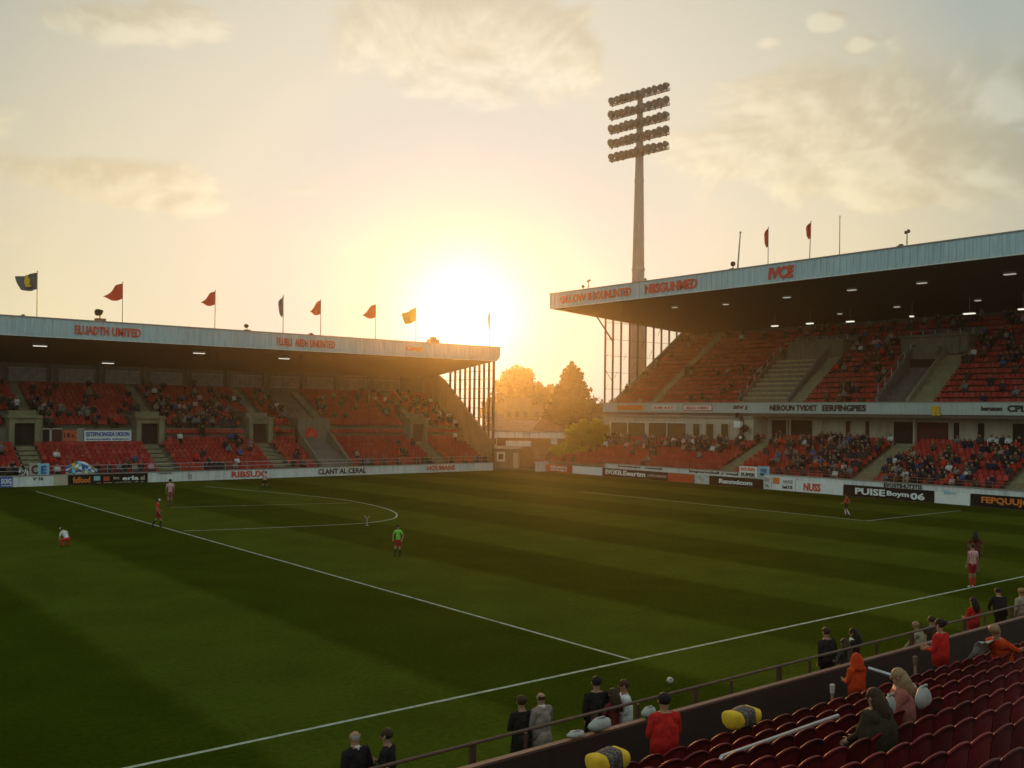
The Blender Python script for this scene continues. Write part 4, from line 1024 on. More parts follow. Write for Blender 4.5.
# handrails among the seats
def hrail(pts, label, posts=True):
    t = thing('handrail', label, 'handrail', pts[0])
    L_ = [Vector(p) - Vector(pts[0]) for p in pts]
    d = MB(); d.tube(L_, .033, 8); d.build('rail', GSTEEL, t, local=True)
    if posts:
        for q in L_[1:]:
            d = MB(); d.tube([(q.x, q.y, q.z - .95), q], .028, 7); d.build('post', GSTEEL, t, local=True)
    return t
yr = rowsN[2][0] + .30
a, c = ony(722, 757, yr), ony(838, 716, yr)
hrail([(a.x - .16, yr, a.z - .34), (a.x - .06, yr, a.z - .08), (a.x, yr, a.z), ((a.x + c.x)/2, yr, (a.z + c.z)/2), (c.x, yr, c.z)], 'grey tubular handrail bent down at one end among the maroon seats')
yr = 9.95; a, c = ony(868, 668, yr), ony(897, 677, 9.5)
hrail([(a.x, yr, a.z), (c.x, 9.5, c.z)], 'short sloping grey handrail beside the orange jacket')
# yellow flags draped on front-row seats
def drape(u, v, Y, label, wid=.62):
    p = ony(u, v, Y)
    t = thing('draped_flag', label, 'flag', (p.x, Y, p.z), 0, 'yellow flags draped on the front seats')
    pat = mat('dark_patterned_cloth', (.05, .045, .07), .8, .1, 3)
    nt = pat.node_tree
    if not nt.nodes.get('vor'):
        vo = nt.nodes.new('ShaderNodeTexVoronoi'); vo.name = 'vor'; vo.inputs['Scale'].default_value = 26
        rp = nt.nodes.new('ShaderNodeValToRGB'); rp.color_ramp.elements[0].position = .32; rp.color_ramp.elements[0].color = (.035, .03, .055, 1); rp.color_ramp.elements[1].position = .62; rp.color_ramp.elements[1].color = (.17, .12, .06, 1); rp.color_ramp.elements[0].position = .42; rp.color_ramp.elements[1].position = .7
        tc = nt.nodes.new('ShaderNodeTexCoord'); nt.links.new(tc.outputs['Object'], vo.inputs['Vector']); nt.links.new(vo.outputs['Distance'], rp.inputs['Fac']); nt.links.new(rp.outputs['Color'], nt.nodes['Principled BSDF'].inputs['Base Color'])
    def bit(x0, x1, name, m_, lift):                    # bundled cloth: rings along x, pinched towards the ends, sagging over the seat
        d = MB(); n = 14; rings = 9; o = 0
        for i in range(rings):
            x = x0 + (x1 - x0)*i/(rings - 1); e = (1 - abs(2*x/wid)**12*.35)*(1 + .05*math.sin(x*13)); r_ = (.13 + lift)*e
            for k in range(n):
                a = 2*math.pi*k/n; w_ = 1 + .06*math.sin(a*3 + x*19) + .04*math.sin(a*5 - x*31)
                d.v.append((x, math.copysign(abs(math.cos(a))**.7, math.cos(a))*r_*1.2*w_, math.copysign(abs(math.sin(a))**.7, math.sin(a))*r_*w_*(.85 if math.sin(a) > 0 else 1.2) + .012*math.sin(x*17)))
        for i in range(rings - 1):
            for k in range(n): d.f.append((i*n + k, i*n + (k + 1) % n, (i + 1)*n + (k + 1) % n, (i + 1)*n + k)); d.m.append(0)
        d.f += [tuple(range(n - 1, -1, -1)), tuple((rings - 1)*n + k for k in range(n))]; d.m += [0, 0]
        return d.build(name, m_, t, True, local=True)
    bit(-wid/2, -wid*.17, 'yellow_end', YEL, .0); bit(wid*.17, wid/2, 'yellow_end', YEL, .0); bit(-wid*.19, wid*.19, 'patterned_centre', pat, .008)
    return t
drape(742, 716, 9.28, 'yellow flag with dark patterned centre over a front seat beside the handrail', .66)
drape(608, 759, 9.28, 'yellow flag with dark patterned centre at the bottom edge below the white bag', .62)
BAGW = mat('pale_bag', (.36, .35, .33), .7, .15, 5, .2, 20)
def bag(u, v, Y, r, label, z=None, m_=BAGW, name='bag'):
    p = ony(u, v, Y); z = p.z if z is None else z
    t = thing(name, label, 'bag', (p.x, Y, z))
    d = MB(); d.ball((0, 0, r[2]*.92), r, 14, 10, fn=lambda q: 1 + .07*math.sin(q.x*5 + q.z*3) + .05*math.sin(q.y*7 + 1)); d.build('body', m_, t, True, local=True)
    d = MB(); d.tube([(-r[0]*.4, 0, r[2]*1.7), (-r[0]*.2, -.03, r[2]*2.05), (r[0]*.2, -.03, r[2]*2.05), (r[0]*.4, 0, r[2]*1.7)], .015, 5); d.build('strap', m_, t, True, local=True)
    return t
bag(600, 736, 11.04, (.24, .11, .105), 'round white bag on the wall top below the man in the dark coat', 2.03)
bag(649, 714, 11.04, (.16, .09, .09), 'small pale bag on the wall top beside the red shirt', 2.03)
bag(576, 741, 11.04, (.17, .1, .05), 'crumpled flat pale bag beside the round white bag', 2.03)
d = MB(); p = ony(985, 640, 8.9); rr = random.Random(5)
d.sheet([[(p.x - .42 + .13*i, 8.75 + .07*j + rr.uniform(-.02, .02), p.z + .035*math.sin(i*1.7 + j) + rr.uniform(-.025, .025) - .02*j*j) for j in range(5)] for i in range(7)], .015)
tag(d.build('cloth', BAGW), 'crumpled whitish cloth thrown over seats beside the reclining person', 'cloth')
# capped posts added in place of raised hands holding cups
for u, v, lab in ((832.5, 684, 'pinkish capped post standing in for a hand with cup near the orange jacket'), (915.5, 656, 'brownish capped post standing in for a hand with cup by the red sweater')):
    p = ony(u, v, 10.2); t = thing('post', lab, 'post', (p.x, 10.2, 1.25))
    d = MB(); d.tube([(0, 0, 0), (0, 0, p.z - 1.25 - .22), (0, 0, p.z - 1.25 - .17)], [.03, .03, .025], 8); d.build('shaft', mat('pinkish_hand_standin', (.34, .17, .12), .7, .1, 4), t, local=True)
    d = MB(); d.tube([(0, 0, p.z - 1.25 - .168), (0, 0, p.z - 1.25 - .02), (0, 0, p.z - 1.25)], [.042, .05, .03], 10); d.build('cap', mat('off_white_cup_standin', (.42, .40, .36), .8, .1, 3) if v > 670 else mat('dull_cup_standin', (.14, .09, .06), .8, .1, 3), t, local=True)
# ball
p = gp(670, 684); d = MB(); d.ball((0, 0, .09), .09, 16, 12); BL = thing('football', 'white football with dark panels on the grass before the near touchline', 'ball', (p.x, p.y, .0))
d.build('shell', mat('worn_ball', (.45, .44, .40), .6, .2, 20), BL, True, local=True)
for a, e in ((0.4, .5), (2.2, .3), (4.1, .6), (5.3, -.3), (1.2, -.4), (3.2, -.2)):
    q = Vector((math.cos(a)*math.cos(e), math.sin(a)*math.cos(e), math.sin(e))); s = q.orthogonal().normalized(); r2 = q.cross(s); d = MB()
    d.add([Vector((0, 0, .09)) + (q + (s*math.cos(k*1.2566) + r2*math.sin(k*1.2566))*.26).normalized()*.0925 for k in range(5)], [(0, 1, 2, 3, 4)]); d.build('dark_panel', BLACK, BL, local=True)
p = gp(367, 525.5); t = thing('training_marker', 'tiny white marker pole with crossed arms on the centre arc', 'marker', p)
d = MB(); d.tube([(0, 0, 0), (0, 0, .45)], .03, 6); d.build('pole', GREYB, t, local=True)
d = MB(); d.tube([(0, 0, .42), (RV.x*-.16, RV.y*-.16, .6)], .02, 5); d.tube([(0, 0, .42), (RV.x*.16, RV.y*.16, .58)], .02, 5); d.build('arms', GREYB, t, local=True)
d = MB(); d.tube([(0, 0, 0), (0, 0, .03)], .10, 8); d.build('base', GREYB, t, local=True)

# ================================================================ PEOPLE
def cloth(n, c): return mat('cloth_' + n, c, .9, .3, 9, 1.0, 11, spec=.05)
SKIN = mat('skin', (.36, .19, .12), .6, .2, 14, spec=.2); SKIND = mat('brown_skin', (.16, .085, .05), .55, .08, 6)
HAIRD = mat('dark_hair', (.014, .010, .008), .6, .5, 30, .8, 60, spec=.2); HAIRB = mat('brown_hair', (.045, .024, .012), .6, .5, 30, .8, 60, spec=.2)
HAIRL = mat('blonde_hair', (.24, .145, .06), .6, .3, 20); HAIRG = mat('grey_hair', (.35, .32, .28), .6, .3, 20)
CL = {'black': cloth('black', (.018, .017, .018)), 'navy': cloth('navy', (.022, .028, .05)), 'charcoal': cloth('charcoal', (.05, .048, .046)),
      'grey': cloth('grey', (.20, .195, .19)), 'white': cloth('white', (.66, .65, .62)), 'red': cloth('red', (.55, .035, .025)),
      'orange': cloth('orange', (.50, .05, .014)), 'pink': cloth('pink', (.62, .36, .36)), 'rose': cloth('rose', (.30, .10, .085)), 'maroon': cloth('maroon', (.14, .025, .025)),
      'lime': cloth('lime', (.20, .62, .10)), 'wine': cloth('wine', (.34, .015, .03)), 'khaki': cloth('khaki', (.040, .030, .018)),
      'beige': cloth('beige', (.34, .27, .19)), 'brown': cloth('brown', (.13, .075, .05)), 'blue': cloth('blue', (.06, .10, .26)), 'denim': cloth('denim', (.05, .065, .10)),
      'taupe': cloth('taupe', (.26, .20, .17)), 'scarlet': cloth('scarlet', (.46, .022, .018))}
# striped shirt for the pink and red player
ST = bpy.data.materials.new('striped_shirt'); ST.use_nodes = True; nt = ST.node_tree
wv = nt.nodes.new('ShaderNodeTexWave'); wv.inputs['Scale'].default_value = 3.6; wv.bands_direction = 'X'; tc = nt.nodes.new('ShaderNodeTexCoord')
rp = nt.nodes.new('ShaderNodeValToRGB'); rp.color_ramp.interpolation = 'CONSTANT'; rp.color_ramp.elements[0].color = (.5, .08, .09, 1); rp.color_ramp.elements[1].position = .5; rp.color_ramp.elements[1].color = (.66, .46, .44, 1)
nt.links.new(tc.outputs['Object'], wv.inputs[0]); nt.links.new(wv.outputs['Color'], rp.inputs['Fac']); nt.links.new(rp.outputs['Color'], nt.nodes['Principled BSDF'].inputs['Base Color'])
CL['striped'] = ST

def V(*a): return Vector(a)
def joints(pose, bulk=1.0):
    J = dict(pel=V(0,0,.93), waist=V(0,0,1.08), chest=V(0,.01,1.28), uch=V(0,0,1.42), neck=V(0,.01,1.50), hd0=V(0,.03,1.575), hd1=V(0,.03,1.66), hd2=V(0,.015,1.735),
             shR=V(.185,0,1.42), elR=V(.25,-.02,1.14), wrR=V(.245,.08,.90), shL=V(-.185,0,1.42), elL=V(-.25,-.02,1.14), wrL=V(-.245,.08,.90),
             hiR=V(.095,0,.88), knR=V(.10,.03,.48), anR=V(.10,-.01,.08), toR=V(.115,.14,.035), hiL=V(-.095,0,.88), knL=V(-.10,.03,.48), anL=V(-.10,-.01,.08), toL=V(-.115,.14,.035))
    def arms(er, wr_, el=None, wl=None):
        J['elR'], J['wrR'] = er, wr_; el = el or V(-er.x, er.y, er.z); wl = wl or V(-wr_.x, wr_.y, wr_.z); J['elL'], J['wrL'] = el, wl
    UP = ['waist', 'chest', 'uch', 'neck', 'hd0', 'hd1', 'hd2', 'shR', 'shL', 'elR', 'elL', 'wrR', 'wrL']
    def bend(a, piv=None):
        piv = piv or J['pel']; m = Matrix.Rotation(-a, 3, 'X')
        for k in UP: J[k] = piv + m @ (J[k] - piv)
    if pose == 'front': arms(V(.25, .03, 1.15), V(.10, .26, 1.13))
    elif pose == 'pocket': arms(V(.27, -.05, 1.15), V(.19, .06, .96))
    elif pose == 'lean': arms(V(.24, .22, 1.22), V(.16, .42, 1.08)); bend(R(14))
    elif pose == 'look': arms(V(.25, .0, 1.15), V(.08, .22, 1.2)); 
    elif pose == 'walk':
        J['knR'] = V(.10, .17, .50); J['anR'] = V(.10, .10, .10); J['toR'] = V(.11, .25, .08); J['knL'] = V(-.10, -.06, .50); J['anL'] = V(-.10, -.30, .14); J['toL'] = V(-.11, -.18, .04)
        arms(V(.25, -.14, 1.16), V(.24, .0, .96), V(-.25, .06, 1.15), V(-.22, .26, 1.02))
    elif pose == 'run':
        J['knR'] = V(.10, .24, .55); J['anR'] = V(.10, .22, .13); J['toR'] = V(.11, .36, .12); J['knL'] = V(-.10, -.10, .52); J['anL'] = V(-.10, -.46, .30); J['toL'] = V(-.11, -.50, .18)
        arms(V(.27, -.18, 1.2), V(.24, .02, 1.06), V(-.27, .08, 1.2), V(-.18, .28, 1.18)); bend(R(12))
    elif pose == 'kick':
        J['knR'] = V(.12, .12, .50); J['anR'] = V(.14, .10, .09); J['toR'] = V(.15, .24, .04); J['anL'] = V(-.10, -.05, .08)
        arms(V(.27, .05, 1.18), V(.22, .22, 1.0), V(-.27, -.08, 1.16), V(-.25, .10, .98)); bend(R(6))
    elif pose == 'crouch':
        for k in J: pass
        d = V(0, -.12, -.46)
        for k in UP + ['pel']: J[k] = J[k] + d
        J['hiR'] = V(.10, -.12, .42); J['hiL'] = V(-.10, -.12, .42); J['knR'] = V(.20, .26, .50); J['knL'] = V(-.20, .22, .46); J['anR'] = V(.16, .0, .08); J['anL'] = V(-.16, -.02, .08); J['toR'] = V(.19, .15, .035); J['toL'] = V(-.19, .13, .035)
        arms(V(.27, .12, .72), V(.14, .34, .58)); bend(R(42))
    elif pose in ('sit', 'slump', 'recline', 'bent'):
        d = V(0, -.02, -.42)
        for k in UP + ['pel']: J[k] = J[k] + d
        J['hiR'] = V(.10, .0, .48); J['hiL'] = V(-.10, .0, .48); J['knR'] = V(.12, .42, .50); J['knL'] = V(-.12, .42, .50); J['anR'] = V(.12, .40, .09); J['anL'] = V(-.12, .40, .09); J['toR'] = V(.13, .54, .035); J['toL'] = V(-.13, .54, .035)
        arms(V(.25, .10, .80), V(.13, .34, .64)); 
        bend(R({'sit': 4, 'slump': 20, 'recline': -26, 'bent': 34}[pose]))
    return J
EDG = [('pel','waist'),('waist','chest'),('chest','uch'),('uch','neck'),('neck','hd0'),('hd0','hd1'),('hd1','hd2'),('uch','shR'),('shR','elR'),('elR','wrR'),('uch','shL'),('shL','elL'),('elL','wrL'),
       ('pel','hiR'),('hiR','knR'),('knR','anR'),('anR','toR'),('pel','hiL'),('hiL','knL'),('knL','anL'),('anL','toL')]
RAD = dict(pel=.135, waist=.13, chest=.155, uch=.115, neck=.056, hd0=.072, hd1=.098, hd2=.066, sh=.068, el=.046, wr=.033, hi=.098, kn=.062, an=.045, to=.038)
def rad(k): return RAD.get(k, RAD.get(k[:2], .05))
REG = {'pel': 'hips', 'waist': 'torso', 'chest': 'torso', 'uch': 'torso', 'neck': 'neck', 'hd0': 'head', 'hd1': 'head', 'hd2': 'head', 'sh': 'torso', 'el': 'uarm', 'wr': 'farm', 'hi': 'hips', 'kn': 'thigh', 'an': 'shin', 'to': 'foot'}
def body_mesh(name, pose, mats, h=1.75, bulk=1.0, detail=True, coat=0.0, baldness=0.0, hair='short'):
    """mats: top, bottom, skin, hair, shoe, sleeve ('long'/'short'), legs ('long'/'shorts'), sock"""
    J = joints(pose); s = h/1.75
    names = list(J.keys()); idx = {k: i for i, k in enumerate(names)}
    me = bpy.data.meshes.new('skel'); me.from_pydata([J[k]*s for k in names], [(idx[a], idx[b_]) for a, b_ in EDG], [])
    ob = bpy.data.objects.new('skel', me); COL.objects.link(ob)
    md = ob.modifiers.new('skin', 'SKIN'); md.use_smooth_shade = True
    sk = me.skin_vertices[0].data
    for k in names:
        r = rad(k)*s
        if k in ('pel', 'waist', 'chest', 'uch') or k[:2] in ('sh',): r *= bulk
        if coat and k[:2] in ('pel', 'hi', 'wa'): r *= 1 + coat*.5
        if coat and k[:2] in ('el', 'sh', 'wr'): r *= 1.18
        if mats.get('legs', 'long') == 'long' and k[:2] in ('kn', 'an'): r *= 1.2
        sk[idx[k]].radius = (r, r*(.80 if k in ('waist', 'chest', 'pel') else 1))
        sk[idx[k]].use_root = (k == 'pel')
    if detail:
        sd = ob.modifiers.new('sub', 'SUBSURF'); sd.levels = 1; sd.render_levels = 1
    bpy.context.view_layer.update()
    out = bpy.data.meshes.new_from_object(ob.evaluated_get(bpy.context.evaluated_depsgraph_get()))
    bpy.data.objects.remove(ob); bpy.data.meshes.remove(me)
    segs = [(J[a]*s, J[b_]*s, a, b_) for a, b_ in EDG]
    slots = [mats['top'], mats['bottom'], mats['skin'], mats['hair'], mats['shoe'], mats.get('sock', mats['skin'])]
    fdir = (J['hd1'] - J['neck']).normalized(); fw = V(0, 1, 0); fw = (fw - fdir*fw.dot(fdir)).normalized()
    mi = []; hc = J['hd1']*s
    for p in out.polygons:
        c = p.center; best = (9, None, 0)
        for a, b_, ka, kb in segs:
            d = b_ - a; t = max(0, min(1, (c - a).dot(d)/max(d.length_squared, 1e-9))); e = (c - (a + d*t)).length - rad(kb)*s*.6
            if e < best[0]: best = (e, (ka, kb), t)
        ka, kb = best[1]; t = best[2]; kk = kb if kb in REG else kb[:2]; rg = REG[kk]
        if rg == 'torso' and kb == 'waist' and t < .35 and not coat: rg = 'hips'
        if rg == 'hips' and coat: m = 0
        elif rg == 'hips': m = 1
        elif rg == 'torso': m = 0
        elif rg == 'uarm': m = 0 if (mats.get('sleeve', 'long') == 'long' or t < .55) else 2
        elif rg == 'farm': m = 2 if t > .92 else (0 if mats.get('sleeve', 'long') == 'long' else 2)
        elif rg == 'neck': m = 2
        elif rg == 'head':
            q = (c - hc)/s; up, fo = q.dot(fdir), q.dot(fw)
            m = 3 if (up > .062 or fo < .012 - baldness*.0 and up > -.055 and fo < .02) and hair != 'bald' else 2
            if hair == 'bald' and fo < .0 and -.05 < up < .015: m = 3
        elif rg == 'thigh':
            m = 1 if mats.get('legs', 'long') == 'long' or t < .72 else 2
            if coat > .5 and t < .6: m = 0
        elif rg == 'shin': m = 1 if mats.get('legs', 'long') == 'long' else (5 if t > .12 else 2)
        else: m = 4
        mi.append(m)
    verts = [tuple(v.co) for v in out.vertices]; faces = [tuple(p.vertices) for p in out.polygons]
    mb = MB(); mb.add(verts, faces); mb.m = mi[:]
    bpy.data.meshes.remove(out)
    if detail:
        for sd_ in ('R', 'L'):                          # palm, four unequal bent fingers and a thumb off the palm's side
            w, el = J['wr' + sd_]*s, J['el' + sd_]*s; d = (w - el).normalized(); sx = 1 if sd_ == 'R' else -1
            side = V(-sx, 0, 0); side = (side - d*side.dot(d)).normalized(); nrm = d.cross(side)*sx; cur = V(0, 1, -.4); cur = (cur - d*cur.dot(d)).normalized()
            side = d.cross(cur).normalized()
            mb.tube([w - d*.02*s, w + d*.05*s, w + d*.10*s], [.032*s, .040*s, .034*s], 8, 2)
            for q, L_ in enumerate((.068, .082, .077, .060)):
                b0 = w + d*.085*s + side*(q - 1.5)*.019*s; b1 = b0 + (d*.9 + cur*.25)*L_*.5*s; b2 = b1 + (d*.55 + cur*.8)*L_*.5*s
                mb.tube([b0, b1, b2], [.010*s, .0095*s, .007*s], 5, 2)
            tb = w + d*.03*s + side*.032*s*(-1 if sd_ == 'R' else 1); mb.tube([tb, tb + (side*(-.03 if sd_ == 'R' else .03) + d*.03)*s, tb + (side*(-.036 if sd_ == 'R' else .036) + d*.065 + cur*.02)*s], [.013*s, .012*s, .009*s], 5, 2)
        # face: nose, eye sockets with eyes, mouth, ears
        rt = fdir.cross(fw) * -1
        hcn = hc
        mb.tube([hcn + (fw*.088 + fdir*.015)*s, hcn + (fw*.105 - fdir*.022)*s, hcn + (fw*.088 - fdir*.032)*s], [.010*s, .015*s, .009*s], 6, 2)
        for sg in (-1, 1):
            mb.ball(hcn + (fw*.083 + rt*sg*.034 + fdir*.012)*s, (.014*s, .010*s, .009*s), 6, 5, 3)
            mb.ball(hcn + (rt*sg*.093 - fw*.005 - fdir*.005)*s, (.014*s, .024*s, .034*s), 7, 5, 2)
        mb.ball(hcn + (fw*.084 - fdir*.055)*s, (.026*s, .010*s, .007*s), 7, 5, 4)
    me = mb.mesh(name, slots, True)
    return me, J, s
def person(label, P, h, face, pose, top, bottom, skin=SKIN, hair=HAIRD, shoe='black', hair_style='short', bulk=1.0, coat=0.0, group=None, sock=None, sleeve='long', legs='long', extra=None, name='person', detail=True):
    mats = dict(top=CL[top], bottom=CL[bottom], skin=skin, hair=hair, shoe=CL[shoe], sleeve=sleeve, legs=legs)
    if sock: mats['sock'] = CL[sock]
    me, J, s = body_mesh('person', pose, mats, h, bulk, detail, coat, hair=hair_style)
    o = bpy.data.objects.new('person', me); COL.objects.link(o); o.location = P; o.rotation_euler = (0, 0, face - R(90))
    tag(o, label, 'person', group)
    def child(nm, mb, m_):
        c = bpy.data.objects.new(nm, mb.mesh(nm, m_, True)); COL.objects.link(c); c.parent = o; return c
    hd = J['hd1']*s; ax = (J['hd1'] - J['neck']).normalized(); bk = V(0, -1, 0)
    if hair_style == 'long':
        d = MB(); c0 = hd + ax*.03*s + bk*.02*s
        d.ball(c0, (.108*s, .108*s, .105*s), 12, 8)
        d.tube([hd + ax*.04*s + bk*.04*s, hd - ax*.08*s + bk*.075*s, hd - ax*.22*s + bk*.10*s, hd - ax*.32*s + bk*.10*s], [.10*s, .115*s, .105*s, .05*s], 10); child('hair', d, hair)
    elif hair_style == 'bun':
        d = MB(); d.ball(hd + ax*.035*s + bk*.02*s, (.106*s, .110*s, .10*s), 12, 8); d.ball(hd + ax*.06*s + bk*.12*s, .05*s, 9, 7); child('hair', d, hair)
    elif hair_style == 'short':
        d = MB(); d.ball(hd + ax*.035*s + bk*.022*s, (.103*s, .106*s, .092*s), 12, 8, fn=lambda q: 1 + .03*math.sin(q.x*9 + q.y*7)); child('hair', d, hair)
    if extra == 'collar':
        d = MB(); nk = J['neck']*s; d.tube([nk - ax*.045*s, nk - ax*.0*s, nk + ax*.025*s], [.085*s, .07*s, .066*s], 12); child('shirt_collar', d, CL['white'])
    if extra == 'hood':
        d = MB(); d.tube([J['uch']*s + bk*.02, J['neck']*s + bk*.02*s, hd + bk*.03*s, hd + ax*.09*s + bk*.02*s, hd + ax*.135*s], [.17*s, .15*s, .135*s, .10*s, .03*s], 14); child('hood', d, CL[top])
    if extra == 'scarf':
        d = MB(); nk = J['neck']*s; d.tube([nk - ax*.05*s, nk - ax*.0*s, nk + ax*.04*s], [.115*s, .105*s, .09*s], 12); child('scarf', d, CL['white'])
    if extra == 'cap':
        d = MB(); d.ball(hd + ax*.05*s, (.106*s, .11*s, .075*s), 12, 7); d.ball(hd + ax*.05*s + V(0, .11*s, 0), (.075*s, .07*s, .012*s), 10, 5); child('cap', d, CL['white'])
    if extra == 'skirt' or coat > .5:
        d = MB(); w = J['waist']*s; hp = J['pel']*s; kn = (J['knR'] + J['knL'])*s/2
        lo = hp + (kn - hp)*(.75 if coat > .5 else .8)
        d.tube([w + (hp - w)*.1, hp, lo], [.165*s*bulk, .195*s*bulk, .215*s*bulk], 14); child('coat_skirt', d, CL[top])
    if coat:
        d = MB(); d.tube([J['uch']*s + V(0, -.005, .03)*s, J['chest']*s, J['waist']*s, J['pel']*s - V(0, 0, .05)*s], [.115*s*bulk, .182*s*bulk, .178*s*bulk, .178*s*bulk], 14)
        for i, v in enumerate(d.v): d.v[i] = (v[0]*1.12, (v[1] - J['waist'].y*s)*.78 + J['waist'].y*s, v[2])
        child('jacket', d, CL[top])
    return o
def stand_at(u, v, h, z0=0.0): return gp(u, v, z0 + h)
def put(u, v, h, z0=0.0): P = gp(u, v, z0 + h); P.z = z0; return P
NORTH = R(90); FIELD = R(62)
# along the pitch-side rail, seen from behind
person('balding grey-haired man in dark suit with white collar at the bottom edge', put(356, 731, 1.80), 1.80, R(95), 'pocket', 'black', 'black', hair=HAIRG, hair_style='bald', extra='collar', coat=.3, bulk=1.05)
person('dark-haired person in black jacket looking towards the balding man in suit', put(388, 730, 1.76), 1.76, R(130), 'look', 'black', 'black', hair=HAIRB, coat=.3)
person('woman in long dark coat with brown hair beside the bald man at the rail', put(522, 697.5, 1.70), 1.70, R(75), 'front', 'black', 'black', hair=HAIRB, hair_style='bun', coat=.8)
person('bald man in taupe coat standing at the rail', put(542, 692.5, 1.77), 1.77, R(95), 'front', 'taupe', 'brown', hair=HAIRB, hair_style='bald', coat=.6, bulk=1.05, extra='collar')
person('tall man in dark overcoat beside the white-shirted person', put(597, 678, 1.84), 1.84, R(70), 'pocket', 'black', 'black', hair=HAIRD, coat=.8, bulk=1.1)
person('person in maroon top half hidden behind the white-shirted person', put(614, 690, 1.64), 1.64, R(80), 'front', 'maroon', 'black', hair=HAIRB, hair_style='long')
person('person in white shirt and dark trousers looking down by the rail', put(625, 681, 1.74), 1.74, R(140), 'look', 'white', 'black', hair=HAIRB, bulk=1.2, coat=.3)
person('stout man in black jacket at the rail before the orange jacket', put(827, 628.5, 1.80), 1.80, R(80), 'pocket', 'black', 'black', hair=HAIRB, coat=.3, bulk=1.2)
person('shorter person in dark top between two black-clad people at the rail', put(845, 640, 1.60), 1.60, R(80), 'front', 'charcoal', 'black', hair=HAIRB, hair_style='long')
person('woman with long black hair and pale scarf in black coat at the rail', put(854, 629.5, 1.70), 1.70, R(115), 'front', 'black', 'black', hair=HAIRD, hair_style='long', coat=.6, extra='scarf', bulk=1.1)
person('person in pale furry coat leaning at the rail behind the red sweater', put(923, 622.5, 1.62), 1.62, R(100), 'lean', 'beige', 'white', hair=HAIRL, coat=.4, bulk=1.15)
person('dark-haired person behind the red sweater at the rail', put(932, 617, 1.70), 1.70, R(40), 'front', 'charcoal', 'black', hair=HAIRB)
person('person in bright red jacket with black hair near the far end of the rail', put(974, 598.5, 1.72), 1.72, R(75), 'front', 'scarlet', 'black', hair=HAIRD, hair_style='long', coat=.3)
person('person in black jacket leaning on the rail near the frame edge', put(1001, 592, 1.62), 1.72, R(50), 'lean', 'black', 'black', hair=HAIRD, coat=.3, bulk=1.1)
person('person in beige jacket cut by the frame edge at the rail', put(1022, 589, 1.75), 1.75, R(70), 'pocket', 'beige', 'charcoal', hair=HAIRL, coat=.3)
# walkway behind the wall
person('person in red shirt with black hair standing behind the front seats', put(665, 695, 1.70, 1.25), 1.70, R(68), 'front', 'scarlet', 'black', hair=HAIRD, coat=.3, bulk=1.12)
person('short person in hooded orange jacket standing by the short handrail', put(857, 654, 1.44, 1.25), 1.42, R(80), 'front', 'orange', 'denim', hair=HAIRD, coat=.4, bulk=1.15, extra='hood')
person('person in red sweater with dark hair standing in the front row', put(941, 620.5, 1.70, 1.25), 1.70, R(95), 'front', 'scarlet', 'black', hair=HAIRD, hair_style='bun', coat=.3, bulk=1.15)
# in the rows
def in_row(u, v, r_i, h, standing=True, dx=0):
    y_, z_ = rowsN[r_i]; p = ony(u, v, y_ + .12); return Vector((p.x, y_ + .12 + dx, z_)), p.z - z_
def rowperson(label, u, v, r_i, pose, face, *a, **k):
    y_, z_ = rowsN[r_i]; yy = y_ + (.42 if pose == 'front' else .10)
    p = ony(u, v, yy); hh = p.z - z_
    tot = joints(pose)['hd2'].z + .07
    h = max(1.35, min(1.95, hh/tot*1.75))
    return person(label, (p.x, yy, z_ + (hh - tot*h/1.75)), h, face, pose, *a, **k)
rowperson('person in big khaki brown coat with dark hair seated in a middle row', 878, 687, 4, 'sit', R(95), 'khaki', 'black', hair=HAIRB, hair_style='long', coat=.4, bulk=1.7)
rowperson('woman with long blonde hair and rose top seated between khaki and black coats', 902, 667, 3, 'sit', R(125), 'rose', 'black', hair=HAIRL, hair_style='long', coat=.3, bulk=1.4)
rowperson('grey-haired person in black jacket leaning over beside the white bundle', 931, 677, 3, 'bent', R(160), 'black', 'black', hair=HAIRG, hair_style='bald', coat=.4, bulk=1.15)
rowperson('blonde person in orange top reclining on far front seats near the frame edge', 1006, 622, 1, 'recline', R(-10), 'orange', 'rose', hair=HAIRL, hair_style='short', coat=.3)
y_, z_ = rowsN[3]
p = ony(922, 708, 6.62); bag(923, 709, 6.62, (.15, .08, .15), 'big white oval bundle between the blonde woman and the black jacket', p.z)
p = ony(890, 714, 6.62); bag(890, 714, 6.62, (.085, .06, .13), 'white carrier bag hanging beside the khaki coat', p.z)
# players
def player(label, u, v, hpx, face, pose, top, bottom, **k):
    P = gp(u, v); D = (P - EYE).dot(DV); h = hpx*D/F
    tot = joints(pose)['hd2'].z + .06; h = h/tot*1.75
    k.setdefault('legs', 'shorts'); k.setdefault('sleeve', 'short')
    return person(label, P, max(1.55, min(1.95, h)), face, pose, top, bottom, group='footballers on the pitch', **k)
player('crouching footballer in white shirt and red shorts alone on dark grass', 66, 547, 14, R(110), 'crouch', 'white', 'red', hair=HAIRD, sock='red', extra='cap')
player('footballer in red kit with one black sock striding by the halfway line', 157.5, 528, 29.5, R(0), 'walk', 'red', 'wine', hair=HAIRD, sock='black', extra='cap')
player('footballer in white shirt with black hair standing beyond the halfway line', 170, 506.5, 28, R(80), 'stand', 'pink', 'rose', hair=HAIRD, sock='brown', bulk=1.05)
player('footballer in pale pink shirt and black shorts running near the long stand', 264.5, 491, 20, R(20), 'run', 'pink', 'black', hair=HAIRB, sock='charcoal')
player('lime-shirted player in wine red shorts alone in the pitch centre', 398, 557, 32, R(220), 'kick', 'lime', 'wine', hair=HAIRD, sock='khaki', extra=None)
